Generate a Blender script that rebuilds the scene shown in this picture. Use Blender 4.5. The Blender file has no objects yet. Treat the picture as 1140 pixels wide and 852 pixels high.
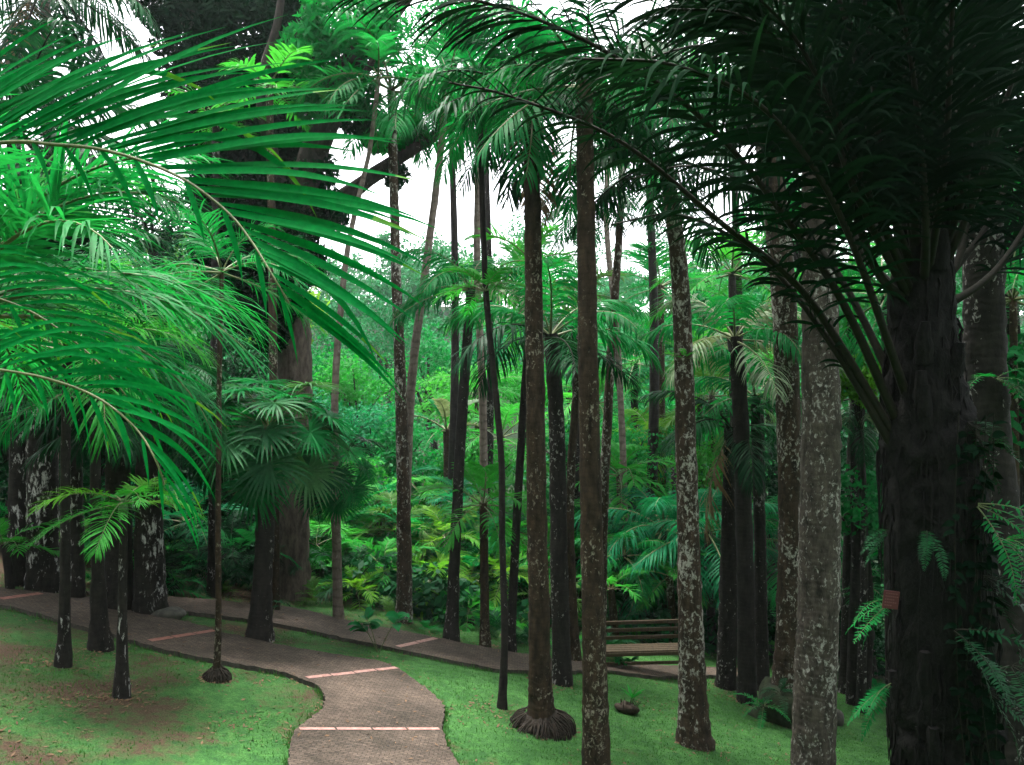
import bpy, math, random
import numpy as np
R = math.radians
rng = np.random.default_rng(7)
S = bpy.context.scene
COL = S.collection
F, CX, CY = 887.0, 570.0, 426.0          # focal length and centre in photo pixels (1140 wide)

# ------------------------------------------------------------------ helpers
def P(px, py, d):
    return np.array([(px-CX)/F*d, d, (CY-py)/F*d])

def sstep(a, b, v):
    t = np.clip((np.asarray(v, float)-a)/(b-a), 0, 1)
    return t*t*(3-2*t)

def zg(x, y):
    x = np.asarray(x, float); y = np.asarray(y, float)
    xc = 34*np.tanh(x/34)
    z = -3.54 - 0.161*xc*(1-.8*sstep(22, 60, y)) - 0.108*np.clip(y, -8, 19)
    z = z + 1.9*sstep(6.6, -1.0, y)*np.ones_like(x)
    z = z - 5.5*sstep(19, 33, y) + 22.5*sstep(42, 125, y)
    return z

def hit(px, py):
    """distance at which the sight line through a photo pixel meets the ground"""
    d = np.arange(5.0, 45, .02); u = (px-CX)/F; v = (py-CY)/F
    g = zg(u*d, d)+v*d
    k = np.argmax(g > 0)
    return float(d[k]) if g.max() > 0 else 40.0

def nrm(v):
    return v/np.maximum(np.linalg.norm(v, axis=-1, keepdims=True), 1e-9)

def catmull(pts, n):
    pts = np.asarray(pts, float)
    k = len(pts)
    if k == 2:
        t = np.linspace(0, 1, n)[:, None]
        return pts[0]*(1-t)+pts[1]*t
    ext = np.vstack([2*pts[0]-pts[1], pts, 2*pts[-1]-pts[-2]])
    out = []
    for u in np.linspace(0, k-1, n):
        i = min(int(u), k-2); t = u-i
        a, b, c, d = ext[i:i+4]
        out.append(0.5*(2*b+(c-a)*t+(2*a-5*b+4*c-d)*t*t+(3*b-a-3*c+d)*t**3))
    return np.array(out)

class MB:
    """collects arrays of vertices and faces for ONE mesh"""
    def __init__(s): s.v = []; s.f = []; s.n = 0
    def add(s, v, faces, mat=0, smooth=True):
        v = np.asarray(v, float).reshape(-1, 3); faces = np.asarray(faces, int)
        s.v.append(v); s.f.append((faces+s.n, mat, smooth)); s.n += len(v)
    def mesh(s, name, mats):
        me = bpy.data.meshes.new(name)
        v = np.vstack(s.v)
        me.vertices.add(len(v)); me.vertices.foreach_set('co', v.ravel())
        tot = np.concatenate([np.full(len(f), f.shape[1]) for f, _, _ in s.f])
        loops = np.concatenate([f.ravel() for f, _, _ in s.f])
        me.loops.add(len(loops)); me.loops.foreach_set('vertex_index', loops)
        me.polygons.add(len(tot))
        me.polygons.foreach_set('loop_start', np.concatenate([[0], np.cumsum(tot)[:-1]]))
        me.polygons.foreach_set('loop_total', tot)
        me.polygons.foreach_set('material_index', np.concatenate([np.full(len(f), m) for f, m, _ in s.f]))
        me.polygons.foreach_set('use_smooth', np.concatenate([np.full(len(f), sm) for f, _, sm in s.f]))
        for m in (mats if isinstance(mats, (list, tuple)) else [mats]): me.materials.append(m)
        me.update(calc_edges=True); me.validate()
        return me

def link(name, me, parent=None, loc=(0, 0, 0), rz=0, sc=1, rot=None):
    o = bpy.data.objects.new(name, me); COL.objects.link(o)
    o.location = loc; o.rotation_euler = rot if rot is not None else (0, 0, rz)
    o.scale = (sc, sc, sc) if np.isscalar(sc) else sc
    if parent: o.parent = parent
    return o

def tag(o, label, cat, group=None, kind=None):
    o['label'] = label; o['category'] = cat
    if group: o['group'] = group
    if kind: o['kind'] = kind
    return o

def thing(name, label, cat, loc, group=None):
    return tag(link(name, None, None, loc), label, cat, group)

def structure(o): o['kind'] = 'structure'; return o

def tube(mb, pts, rad, sides=10, mat=0, rough=0.0, cap=True):
    pts = np.asarray(pts, float); rad = np.asarray(rad, float); n = len(pts)
    T = nrm(np.gradient(pts, axis=0))
    ref = np.array([1., 0, 0]) if abs(T[:, 0]).mean() < 0.8 else np.array([0, 0, 1.])
    A = nrm(np.cross(T, ref)); B = np.cross(T, A)
    th = np.arange(sides)/sides*2*np.pi
    rr = rad[:, None]*np.ones((n, sides))
    if rough: rr = rr*(1+rough*rng.standard_normal((n, sides)))
    v = pts[:, None, :]+rr[:, :, None]*(np.cos(th)[None, :, None]*A[:, None]+np.sin(th)[None, :, None]*B[:, None])
    i = np.arange(n-1)[:, None]*sides; j = np.arange(sides)[None]; j2 = (j+1) % sides
    f = np.stack([i+j, i+j2, i+sides+j2, i+sides+j], -1).reshape(-1, 4)
    mb.add(v, f, mat)
    if cap:
        mb.add(v[-1], [list(range(sides))], mat)
        mb.add(v[0], [list(range(sides))[::-1]], mat)

def box(mb, c, sx, sy, sz, mat=0, bev=0.006, rz=0, rx=0):
    hx, hy, hz = sx/2, sy/2, sz/2; b = min(bev, hx*.4, hy*.4, hz*.4)
    vs, fs = [], []
    prof = [(-hz, b), (-hz+b, 0), (hz-b, 0), (hz, b)]
    for z, ins in prof:
        x, y = hx-ins, hy-ins
        for X, Y in ((-x+b, -y), (x-b, -y), (x, -y+b), (x, y-b), (x-b, y), (-x+b, y), (-x, y-b), (-x, -y+b)): vs.append((X, Y, z))
    for k in range(3):
        for j in range(8): fs.append([k*8+j, k*8+(j+1) % 8, k*8+8+(j+1) % 8, k*8+8+j])
    v = np.array(vs)
    if rx: v = v @ np.array([[1, 0, 0], [0, math.cos(rx), -math.sin(rx)], [0, math.sin(rx), math.cos(rx)]]).T
    if rz: v = v @ np.array([[math.cos(rz), -math.sin(rz), 0], [math.sin(rz), math.cos(rz), 0], [0, 0, 1]]).T
    v = v+np.asarray(c)
    mb.add(v, fs, mat, False)
    mb.add(v[24:], [list(range(8))], mat, False); mb.add(v[:8], [list(range(8))[::-1]], mat, False)

PROF = {3: [.45, 1, .75, .04], 4: [.4, .95, 1, .6, .04], 6: [.35, .8, 1, .95, .72, .4, .03], 8: [.3, .7, .95, 1, .96, .82, .58, .3, .02]}
def strips(mb, B, D, Nv, L, W, K, grav, fold=0.0, mat=0, tip=None):
    """leaflets: B base, D direction, Nv blade normal, L length, W half width"""
    n = len(B); L = np.asarray(L)*np.ones(n); W = np.asarray(W)*np.ones(n); grav = np.asarray(grav)*np.ones(n)
    p = B.copy(); d = nrm(D); rows = []
    for k in range(K+1):
        side = nrm(np.cross(Nv, d)); w = (W*PROF[K][k])[:, None]
        if fold:
            nn = nrm(np.cross(d, side))
            rows.append(np.stack([p-side*w+nn*w*fold, p, p+side*w+nn*w*fold], 1))
        else: rows.append(np.stack([p-side*w, p+side*w], 1))
        p = p+d*(L/K)[:, None]
        d = nrm(d+np.array([0, 0, -1.])*(grav*(k+1)/K)[:, None])
    v = np.stack(rows, 1); c = v.shape[2]
    base = (np.arange(n)*(K+1)*c)[:, None, None]; kk = (np.arange(K)*c)[None, :, None]; cc = np.arange(c-1)[None, None]
    a = base+kk+cc
    f = np.stack([a, a+1, a+c+1, a+c], -1)
    if tip:                                   # a share of the leaflets has a dry tip of varying length
        cut = np.where(rng.random(n) < tip[1], K-rng.integers(1, 3, n), K); dry = (np.arange(K)[None] >= cut[:, None])[:, :, None]*np.ones((1, 1, c-1), bool)
        f0 = f[~dry].reshape(-1, 4); f1 = f[dry].reshape(-1, 4); mb.add(v, f0, mat, True)
        if len(f1): mb.f.append((f1+mb.n-v.size//3, tip[0], True))
    else: mb.add(v, f.reshape(-1, 4), mat, True)

def frond(mb, curve, sides, pet=0.2, r0=.02, r1=.003, K=4, fold=0.0, nref=(0, 0, 1), rs=6, leafmat=0, ribmat=1, rib=None, jit=.09, tip=None):
    curve = np.asarray(curve, float)
    seg = np.linalg.norm(np.diff(curve, axis=0), axis=1); s = np.concatenate([[0], np.cumsum(seg)]); s = s/s[-1]
    tube(rib or mb, curve, r0+(r1-r0)*s**.8, rs, ribmat)
    Tn = nrm(np.gradient(curve, axis=0))
    for sd in sides:
        n = sd['n']
        t = pet+(1-pet)*(np.arange(n)+.5+rng.uniform(-.3, .3, n))/n
        B = np.stack([np.interp(t, s, curve[:, i]) for i in range(3)], 1)
        T = nrm(np.stack([np.interp(t, s, Tn[:, i]) for i in range(3)], 1))
        Sv = nrm(np.cross(np.asarray(nref, float), T)); N = np.cross(T, Sv)
        u = (t-pet)/(1-pet)
        a = np.radians(sd['ang'][0]+(sd['ang'][1]-sd['ang'][0])*u**1.3)[:, None]
        v = np.radians(sd.get('v', 20)+rng.normal(0, sd.get('vj', 8), n))[:, None]
        D = T*np.cos(a)+(sd['sign']*Sv*np.cos(v)+N*np.sin(v))*np.sin(a)
        if 'bias' in sd: D = D+np.asarray(sd['bias'])
        D = nrm(D+rng.normal(0, jit, (n, 3)))
        prof = sd.get('prof', (.55, 1.0, .4))
        lp = np.interp(u, [0, .35, .75, 1], [prof[0], prof[1], (prof[1]+prof[2])*.5+.08, prof[2]])
        L = sd['len']*lp*rng.uniform(.88, 1.08, n)
        Nv = nrm(N*.9+T*sd.get('twist', -.35)+rng.normal(0, .12, (n, 3)))
        strips(mb, B, D, Nv, L, sd['w']*np.interp(u, [0, .15, .8, 1], [.7, 1, .9, .5]), K, sd['g']*rng.uniform(.7, 1.35, n)*np.where(rng.random(n) < sd.get('lax', 0), 4.5, 1), fold, leafmat, tip)

def arch(L, e0, bend, n=14, pw=1.2):
    s = np.linspace(0, 1, n); e = np.radians(e0-bend*s**pw)
    dx = np.cos(e)*L/(n-1); dz = np.sin(e)*L/(n-1)
    return np.stack([np.concatenate([[0], np.cumsum(dx[:-1])]), .03*np.sin(s*3)*L, np.concatenate([[0], np.cumsum(dz[:-1])])], 1)

# ------------------------------------------------------------------ materials
def newmat(name):
    m = bpy.data.materials.new(name); m.use_nodes = True
    nt = m.node_tree; nt.nodes.clear()
    return m, nt, nt.nodes.new, nt.links.new
def ramp(nt, fac, stops):
    r = nt.nodes.new('ShaderNodeValToRGB'); nt.links.new(fac, r.inputs[0])
    e = r.color_ramp.elements
    while len(e) < len(stops): e.new(.5)
    for x, (p, c) in zip(e, stops): x.position = p; x.color = (*c, 1)
    return r.outputs[0]
def noise(nt, co, scale, detail=4, rough=.55, dist=0):
    n = nt.nodes.new('ShaderNodeTexNoise'); n.inputs['Scale'].default_value = scale; n.inputs['Detail'].default_value = detail
    n.inputs['Roughness'].default_value = rough; n.inputs['Distortion'].default_value = dist
    nt.links.new(co, n.inputs['Vector']); return n.outputs['Fac']
def mixc(nt, fac, a, b, mode='MIX'):
    m = nt.nodes.new('ShaderNodeMix'); m.data_type = 'RGBA'; m.blend_type = mode
    for i, v in ((0, fac), (6, a), (7, b)):
        if hasattr(v, 'links'): nt.links.new(v, m.inputs[i])
        else: m.inputs[i].default_value = v if i == 0 else (*v, 1)
    return m.outputs[2]
def mapping(nt, co, sc):
    m = nt.nodes.new('ShaderNodeMapping'); m.inputs['Scale'].default_value = sc; nt.links.new(co, m.inputs['Vector']); return m.outputs[0]

def leaf(name, c, c2, trans=.4, rough=.42, tint=(1.25, 1.2, .75), spec=.35):
    m, nt, N, Lk = newmat(name)
    oi = N('ShaderNodeObjectInfo'); tc = N('ShaderNodeTexCoord')
    nz = noise(nt, tc.outputs['Object'], 3.1, 3)
    add = N('ShaderNodeMath'); add.operation = 'ADD'; Lk(nz, add.inputs[0]); Lk(oi.outputs['Random'], add.inputs[1])
    sc = N('ShaderNodeMath'); sc.operation = 'MULTIPLY'; Lk(add.outputs[0], sc.inputs[0]); sc.inputs[1].default_value = .5
    col = ramp(nt, sc.outputs[0], [(.2, c), (.8, c2)])
    col = mixc(nt, 1.0, col, ramp(nt, noise(nt, tc.outputs['Object'], 38, 3, .7), [(.3, (.68, .7, .7)), (.7, (1.22, 1.15, 1.1))]), 'MULTIPLY')
    p = N('ShaderNodeBsdfPrincipled'); p.inputs['Roughness'].default_value = rough+.1; p.inputs['Specular IOR Level'].default_value = spec*.18
    Lk(col, p.inputs['Base Color'])
    t = N('ShaderNodeBsdfTranslucent'); Lk(mixc(nt, 1.0, col, tint, 'MULTIPLY'), t.inputs['Color'])
    mx = N('ShaderNodeMixShader'); mx.inputs[0].default_value = trans; Lk(p.outputs[0], mx.inputs[1]); Lk(t.outputs[0], mx.inputs[2])
    o = N('ShaderNodeOutputMaterial'); Lk(mx.outputs[0], o.inputs[0])
    return m
LEAF = {
 'near': leaf('near_leaf', (.001, .110, .022), (.003, .165, .032), .5, .55, spec=.06),
 'lime': leaf('lime_leaf', (.010, .160, .022), (.032, .230, .030), .5),
 'mid':  leaf('mid_leaf', (.002, .095, .024), (.007, .160, .036), .48),
 'teal': leaf('blue_green_leaf', (.003, .090, .036), (.008, .150, .062), .45),
 'fan': leaf('fan_leaf', (.010, .085, .032), (.050, .150, .056), .42, .42, spec=.5),
 'olive': leaf('olive_leaf', (.022, .085, .016), (.055, .140, .026), .42),
 'dead': leaf('dead_frond_leaf', (.075, .048, .026), (.15, .105, .06), .3),
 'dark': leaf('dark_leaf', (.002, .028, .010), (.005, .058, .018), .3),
 'black': leaf('deep_shade_leaf', (.002, .007, .004), (.003, .018, .007), .18, .7, spec=.08),  # near-black colour holds the shade of thick, backlit foliage
 'gold': leaf('yellow_green_leaf', (.035, .180, .014), (.090, .230, .020), .5),
 'pale': leaf('pale_grey_green_leaf', (.070, .120, .070), (.130, .180, .110), .3),
 'far':  leaf('far_leaf', (.006, .080, .030), (.016, .130, .046), .25, .6, spec=.1),
}
def plain(name, c, c2, scale=9, rough=.8, bump=.3, stretch=(1, 1, 1), spec=.2):
    m, nt, N, Lk = newmat(name); tc = N('ShaderNodeTexCoord')
    nz = noise(nt, mapping(nt, tc.outputs['Object'], stretch), scale, 6, .6)
    p = N('ShaderNodeBsdfPrincipled'); p.inputs['Roughness'].default_value = rough; p.inputs['Specular IOR Level'].default_value = spec
    Lk(ramp(nt, nz, [(.3, c), (.7, c2)]), p.inputs['Base Color'])
    b = N('ShaderNodeBump'); b.inputs['Strength'].default_value = bump; b.inputs['Distance'].default_value = .03; Lk(nz, b.inputs['Height']); Lk(b.outputs[0], p.inputs['Normal'])
    o = N('ShaderNodeOutputMaterial'); Lk(p.outputs[0], o.inputs[0]); return m
RIB = plain('frond_rib', (.035, .06, .02), (.10, .11, .045), 20, .5)
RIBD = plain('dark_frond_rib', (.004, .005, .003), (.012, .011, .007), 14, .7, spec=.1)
SHAFT = plain('green_crownshaft', (.03, .09, .03), (.07, .13, .045), 6, .45, .1, (3, 3, .6))

def bark(name, c, c2, lich, amount, ringsc=26, rings=.5, spot=17, vs=.7):
    m, nt, N, Lk = newmat(name); tc = N('ShaderNodeTexCoord'); oi = N('ShaderNodeObjectInfo')
    off = N('ShaderNodeVectorMath'); off.operation = 'ADD'; Lk(tc.outputs['Object'], off.inputs[0]); Lk(oi.outputs['Location'], off.inputs[1])
    co = off.outputs[0]
    n1 = noise(nt, mapping(nt, co, (1, 1, .35)), 11, 7, .65)
    base = ramp(nt, n1, [(.32, c), (.68, c2)])
    w = N('ShaderNodeTexWave'); w.wave_type = 'BANDS'; w.bands_direction = 'Z'; w.inputs['Scale'].default_value = ringsc/20
    w.inputs['Distortion'].default_value = 5; w.inputs['Detail'].default_value = 4; w.inputs['Detail Scale'].default_value = 2.2; Lk(co, w.inputs['Vector'])
    wr = ramp(nt, w.outputs['Fac'], [(.0, (1-rings,)*3), (.35, (1,)*3)])
    base = mixc(nt, 1.0, base, wr, 'MULTIPLY')
    # lichen: ragged spots and larger ragged patches, stretched a little along the trunk
    lv = noise(nt, mapping(nt, co, (1, 1, vs)), spot, 6, .68, .5)
    big = noise(nt, mapping(nt, co, (1, 1, .45)), 2.2, 3)
    sm = N('ShaderNodeMath'); sm.operation = 'MULTIPLY_ADD'; Lk(big, sm.inputs[0]); sm.inputs[1].default_value = .55; Lk(lv, sm.inputs[2])
    vr = N('ShaderNodeMath'); vr.operation = 'MULTIPLY_ADD'; Lk(oi.outputs['Random'], vr.inputs[0]); vr.inputs[1].default_value = .09; Lk(sm.outputs[0], vr.inputs[2])
    mask = ramp(nt, vr.outputs[0], [(amount+.03, (0, 0, 0)), (amount+.13, (.9, .9, .9))])
    fine = noise(nt, co, 60, 2)
    lc = ramp(nt, fine, [(.3, tuple(x*.6 for x in lich)), (.7, lich)])
    col = mixc(nt, mask, base, lc)
    p = N('ShaderNodeBsdfPrincipled'); p.inputs['Roughness'].default_value = .9; p.inputs['Specular IOR Level'].default_value = .15
    Lk(col, p.inputs['Base Color'])
    h = N('ShaderNodeMath'); h.operation = 'MULTIPLY_ADD'; Lk(w.outputs['Fac'], h.inputs[0]); h.inputs[1].default_value = .22; Lk(n1, h.inputs[2])
    b = N('ShaderNodeBump'); b.inputs['Strength'].default_value = .6; b.inputs['Distance'].default_value = .02; Lk(h.outputs[0], b.inputs['Height']); Lk(b.outputs[0], p.inputs['Normal'])
    o = N('ShaderNodeOutputMaterial'); Lk(p.outputs[0], o.inputs[0]); return m
BARK = {
 'brown': bark('brown_ringed_bark', (.009, .007, .005), (.046, .030, .019), (.24, .22, .17), .875, 80, .14, 22),
 'dark': bark('dark_bark', (.007, .0065, .0065), (.024, .020, .018), (.24, .23, .22), .935, 80, .14),
 'mottled': bark('lichen_mottled_bark', (.010, .008, .006), (.052, .035, .024), (.34, .33, .29), .835, 70, .1),
 'white': bark('white_blotched_bark', (.007, .0065, .0065), (.024, .020, .018), (.50, .49, .48), .885, 50, .2, 13, .4),
 'grey': bark('grey_ringed_bark', (.016, .014, .012), (.085, .070, .058), (.38, .37, .34), .80, 70, .12),
 'pale': bark('pale_far_bark', (.08, .062, .052), (.17, .135, .115), (.30, .28, .26), .90, 34, .3),
 'tree': bark('fissured_tree_bark', (.028, .022, .018), (.105, .084, .068), (.22, .21, .19), .95, 5, .1),
 'limb': bark('dark_limb_bark', (.012, .010, .009), (.040, .033, .029), (.18, .17, .15), .94, 5, .1),
}

# ------------------------------------------------------------------ frond and leaf prototypes (shared mesh data)
ELEV = [82, 62, 40, 16, -12, -40]
protos = {}
def species(kind, matname, e):
    """mesh of a unit frond of one kind, leaf colour and starting elevation; bend and droop come from its weight"""
    key = (kind, matname, e)
    if key in protos: return protos[key]
    out = []
    for var in range(2):
        mb = MB(); rib = RIBD if matname in ('dark', 'black') else RIB
        if kind == 'feather':      # regular pinnate palm, unit length 1
            cv = arch(1, e, 70 if e > 0 else 38)
            sd = lambda s: dict(sign=s, n=34, ang=(68, 22), len=.34, w=.0105, g=.32, v=16)
            frond(mb, cv, [sd(1), sd(-1)], .16, .011, .002, 4)
        elif kind == 'hang':       # leaflets hang like a curtain under the rachis
            cv = arch(1, e, 85 if e > 0 else 38)
            sd = lambda s: dict(sign=s, n=40, ang=(70, 25), len=.36, w=.0095, g=.85, v=-8, vj=14)
            frond(mb, cv, [sd(1), sd(-1)], .14, .012, .002, 4)
        elif kind == 'broad':      # few wide leaflets (areca / fishtail look)
            cv = arch(1, e, 75 if e > 0 else 35)
            sd = lambda s: dict(sign=s, n=18, ang=(62, 26), len=.36, w=.021, g=.35, v=18)
            frond(mb, cv, [sd(1), sd(-1)], .2, .012, .003, 4)
        elif kind == 'fine':       # very narrow dense leaflets
            cv = arch(1, e, 80 if e > 0 else 40)
            sd = lambda s: dict(sign=s, n=52, ang=(58, 20), len=.36, w=.0062, g=.45, v=10, vj=18)
            frond(mb, cv, [sd(1), sd(-1)], .12, .010, .002, 4)
        elif kind == 'fan':        # palmate leaf on a stalk
            cv = arch(.62, e, 30 if e > 0 else 25, 8); tube(mb, cv, np.linspace(.010, .006, 8), 5, 1)
            T = nrm(cv[-1]-cv[-3]); Sv = nrm(np.cross([0, 0, 1.], T)); N = np.cross(T, Sv)
            tilt = R(38); T2 = T*math.cos(tilt)-N*math.sin(tilt); N2 = T*math.sin(tilt)+N*math.cos(tilt)
            n = 34; a = np.linspace(R(-152), R(152), n)[:, None]
            D = T2*np.cos(a)+Sv*np.sin(a)+N2*(.16*np.abs(np.sin(a))+rng.normal(0, .05, (n, 1)))
            strips(mb, np.repeat(cv[-1][None], n, 0), D, np.repeat(N2[None], n, 0)+rng.normal(0, .25, (n, 3)), .46*rng.uniform(.9, 1.05, n), .0165, 6, .16+.3*rng.random(n)**2, .35)
        elif kind == 'fern':
            cv = arch(1, e, 75 if e > 0 else 40); sd = lambda s: dict(sign=s, n=24, ang=(80, 55), len=.17, w=.015, g=.2, v=5, prof=(.7, 1, .15))
            frond(mb, cv, [sd(1), sd(-1)], .1, .008, .002, 3)
        elif kind == 'paddle':     # one long banana-like blade
            cv = arch(1, e, 75 if e > 0 else 45, 12)
            tube(mb, cv, np.linspace(.016, .004, 12), 5, 1)
            sd = lambda s: dict(sign=s, n=24, ang=(75, 45), len=.17, w=.024, g=.25, v=25, vj=4, prof=(.6, 1, .3))
            frond(mb, cv, [sd(1), sd(-1)], .25, .010, .003, 3, jit=.03)
        out.append(mb.mesh(f'{kind}_frond', [LEAF[matname], rib]))
    protos[key] = out
    return out

def crown(root, loc, kind, matname, nf, L, lo=-35, hi=82, seed=0, az0=None, spread=360, part='frond', extra=None):
    r = random.Random(seed)
    for i in range(nf):
        q = (i+.5)/nf
        e = hi-(hi-lo)*q**.85+r.uniform(-7, 7)
        ee = min(ELEV, key=lambda k: abs(k-e))
        if az0 is None: az = i*2.39996+r.uniform(-.25, .25)+seed
        else: az = R(az0+r.uniform(-.5, .5)*spread)
        mn = matname
        if extra and r.random() < extra[1]: mn = extra[0]
        me = r.choice(species(kind, mn, ee))
        s = L*r.uniform(.86, 1.1)*(.75 if q < .12 else 1)
        if kind == 'hang' and q > .75 and r.random() < .07: me = r.choice(species(kind, 'dead', ELEV[-1])); e -= 22
        link(part, me, root, (loc[0]+.02*math.cos(az), loc[1]+.02*math.sin(az), loc[2]-.10*q*L*.4), rot=(r.uniform(-.08, .08), R(ee-e), az), sc=s)

def trunk_part(root, pts3, rad, mat, name='trunk', sides=14, rough=.035, flare=1.5, rings=None):
    base = np.array(root.location)
    L = np.linalg.norm(np.diff(pts3, axis=0), axis=1).sum()
    n = rings or int(np.clip(L/.10, 14, 110))
    c = catmull(pts3, n)-base
    rr = np.interp(np.linspace(0, 1, n), np.linspace(0, 1, len(rad)), rad)
    h = (c[:, 2]-c[0, 2]); rr = rr*(1+(flare-1)*np.exp(-h/.22))
    c[0, 2] -= .15
    c[1:, :2] += np.cumsum(rng.normal(0, .003, (n-1, 2)), axis=0)*.5
    rr = rr*(1+.012*np.sin(np.arange(n)*1.9+rng.uniform(0, 6))*(np.arange(n) % 2))
    mb = MB(); tube(mb, c, rr, sides, 0, rough)
    return link(name, mb.mesh(name, mat), root)

PALMS = 'slender palms standing around the lawn and path'
FEET = []
def palm(label, pts, mat, cr=None, d=None, name='palm_tree', group=PALMS, shaft=None, flare=1.5, sides=14, cat='palm tree'):
    """pts: (photo x, photo y, width) from the foot up, all at the depth of the foot"""
    bx, by, _ = pts[0]
    if d is None: d = hit(bx, by)
    p3 = np.array([P(a, b, d) for a, b, _ in pts]); rad = [w/2/F*d for *_, w in pts]
    z0 = float(zg(p3[0, 0], p3[0, 1])); p3[0, 2] = z0
    root = thing(name, label, cat, tuple(p3[0]), group)
    FEET.append((p3[0, 0], p3[0, 1]))
    trunk_part(root, p3, rad, BARK[mat], flare=flare, sides=sides)
    top = p3[-1]-p3[0]
    if shaft:
        mb = MB(); up = nrm(p3[-1]-p3[-2]); q = [top-up*.05, top+up*shaft*.3, top+up*shaft*.7, top+up*shaft]
        tube(mb, catmull(q, 10), np.interp(np.linspace(0, 1, 10), [0, .3, 1], [rad[-1]*1.05, rad[-1]*1.35, rad[-1]*.6]), 12)
        link('crownshaft', mb.mesh('crownshaft', SHAFT), root); top = top+up*shaft*.9
    if cr: crown(root, top, **cr)
    return root

# ------------------------------------------------------------------ the ground
def groundmat():
    m, nt, N, Lk = newmat('lawn_and_soil'); tc = N('ShaderNodeTexCoord'); co = tc.outputs['Object']
    n1 = noise(nt, co, .55, 5, .6, .4); n2 = noise(nt, co, 7, 6, .65); n3 = noise(nt, co, 55, 3)
    sx = N('ShaderNodeSeparateXYZ'); Lk(co, sx.inputs[0])
    wear = N('ShaderNodeMapRange'); wear.inputs['From Min'].default_value = 1.0; wear.inputs['From Max'].default_value = -5.5; wear.inputs['To Min'].default_value = -.14; wear.inputs['To Max'].default_value = .075
    Lk(sx.outputs['X'], wear.inputs['Value'])
    a = N('ShaderNodeMath'); a.operation = 'ADD'; Lk(n1, a.inputs[0]); Lk(wear.outputs[0], a.inputs[1])
    a2 = N('ShaderNodeMath'); a2.operation = 'MULTIPLY_ADD'; Lk(n2, a2.inputs[0]); a2.inputs[1].default_value = .45; Lk(a.outputs[0], a2.inputs[2])
    green = ramp(nt, n2, [(.3, (.015, .054, .017)), (.7, (.042, .124, .032))])
    green = mixc(nt, 1.0, green, ramp(nt, n3, [(.3, (.4, .45, .4)), (.7, (1.35, 1.3, 1.3))]), 'MULTIPLY')
    green = mixc(nt, 1.0, green, ramp(nt, noise(nt, co, 1.3, 4, .6), [(.3, (.62, .70, .62)), (.7, (1.3, 1.22, 1.15))]), 'MULTIPLY')
    soil = ramp(nt, n3, [(.3, (.020, .013, .009)), (.7, (.066, .043, .028))])
    col = mixc(nt, ramp(nt, a2.outputs[0], [(.72, (0, 0, 0)), (.86, (1, 1, 1))]), green, soil)
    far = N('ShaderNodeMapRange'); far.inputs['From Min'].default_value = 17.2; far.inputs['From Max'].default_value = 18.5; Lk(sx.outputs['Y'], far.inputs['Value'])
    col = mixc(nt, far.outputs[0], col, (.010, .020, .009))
    p = N('ShaderNodeBsdfPrincipled'); p.inputs['Roughness'].default_value = .95; p.inputs['Specular IOR Level'].default_value = .1; Lk(col, p.inputs['Base Color'])
    b = N('ShaderNodeBump'); b.inputs['Strength'].default_value = .7; b.inputs['Distance'].default_value = .03; Lk(n3, b.inputs['Height']); Lk(b.outputs[0], p.inputs['Normal'])
    o = N('ShaderNodeOutputMaterial'); Lk(p.outputs[0], o.inputs[0]); return m
xs = np.unique(np.concatenate([np.linspace(-16, 18, 137), np.linspace(-60, 60, 41), np.linspace(-400, 400, 31)]).round(3))
ys = np.unique(np.concatenate([np.linspace(0, 24, 97), np.linspace(-30, 140, 86), np.linspace(-300, 500, 33)]).round(3))
gx, gy = np.meshgrid(xs, ys); mb = MB(); nx = len(xs)
i = (np.arange(len(ys)-1)[:, None]*nx+np.arange(nx-1)[None]); f = np.stack([i, i+1, i+nx+1, i+nx], -1).reshape(-1, 4)
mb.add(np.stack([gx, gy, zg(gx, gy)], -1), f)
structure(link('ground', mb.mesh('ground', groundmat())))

# ------------------------------------------------------------------ paths
def pathmat():
    m, nt, N, Lk = newmat('worn_paving'); tc = N('ShaderNodeTexCoord'); co = tc.outputs['Object']
    n1 = noise(nt, co, 1.1, 5, .6); n2 = noise(nt, co, 26, 5, .7)
    br = N('ShaderNodeTexBrick'); br.inputs['Scale'].default_value = 5.2; br.inputs['Mortar Size'].default_value = .022; br.inputs['Mortar Smooth'].default_value = .5
    br.inputs['Color1'].default_value = (.068, .053, .044, 1); br.inputs['Color2'].default_value = (.042, .034, .028, 1); br.inputs['Mortar'].default_value = (.012, .010, .008, 1)
    Lk(mapping(nt, co, (1, 1, 1)), br.inputs['Vector'])
    col = mixc(nt, 1.0, br.outputs['Color'], ramp(nt, n2, [(.3, (.45, .45, .45)), (.68, (1.4, 1.36, 1.32))]), 'MULTIPLY')
    col = mixc(nt, 1.0, col, ramp(nt, n1, [(.3, (.5, .53, .5)), (.5, (.95, .95, .93)), (.7, (1.35, 1.32, 1.28))]), 'MULTIPLY')
    p = N('ShaderNodeBsdfPrincipled'); p.inputs['Roughness'].default_value = .9; p.inputs['Specular IOR Level'].default_value = .12; Lk(col, p.inputs['Base Color'])
    b = N('ShaderNodeBump'); b.inputs['Strength'].default_value = .5; b.inputs['Distance'].default_value = .015; Lk(n2, b.inputs['Height']); Lk(b.outputs[0], p.inputs['Normal'])
    o = N('ShaderNodeOutputMaterial'); Lk(p.outputs[0], o.inputs[0]); return m
PATHM = pathmat()
EDGE = plain('path_edge_stone', (.028, .025, .022), (.075, .066, .056), 14, .9)
PINK = plain('pink_marking_brick', (.16, .075, .065), (.27, .17, .15), 16, .8)
H = .07
def gpt(px, py):
    d = hit(px, py); p = P(px, py, d); return p[:2]
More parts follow.
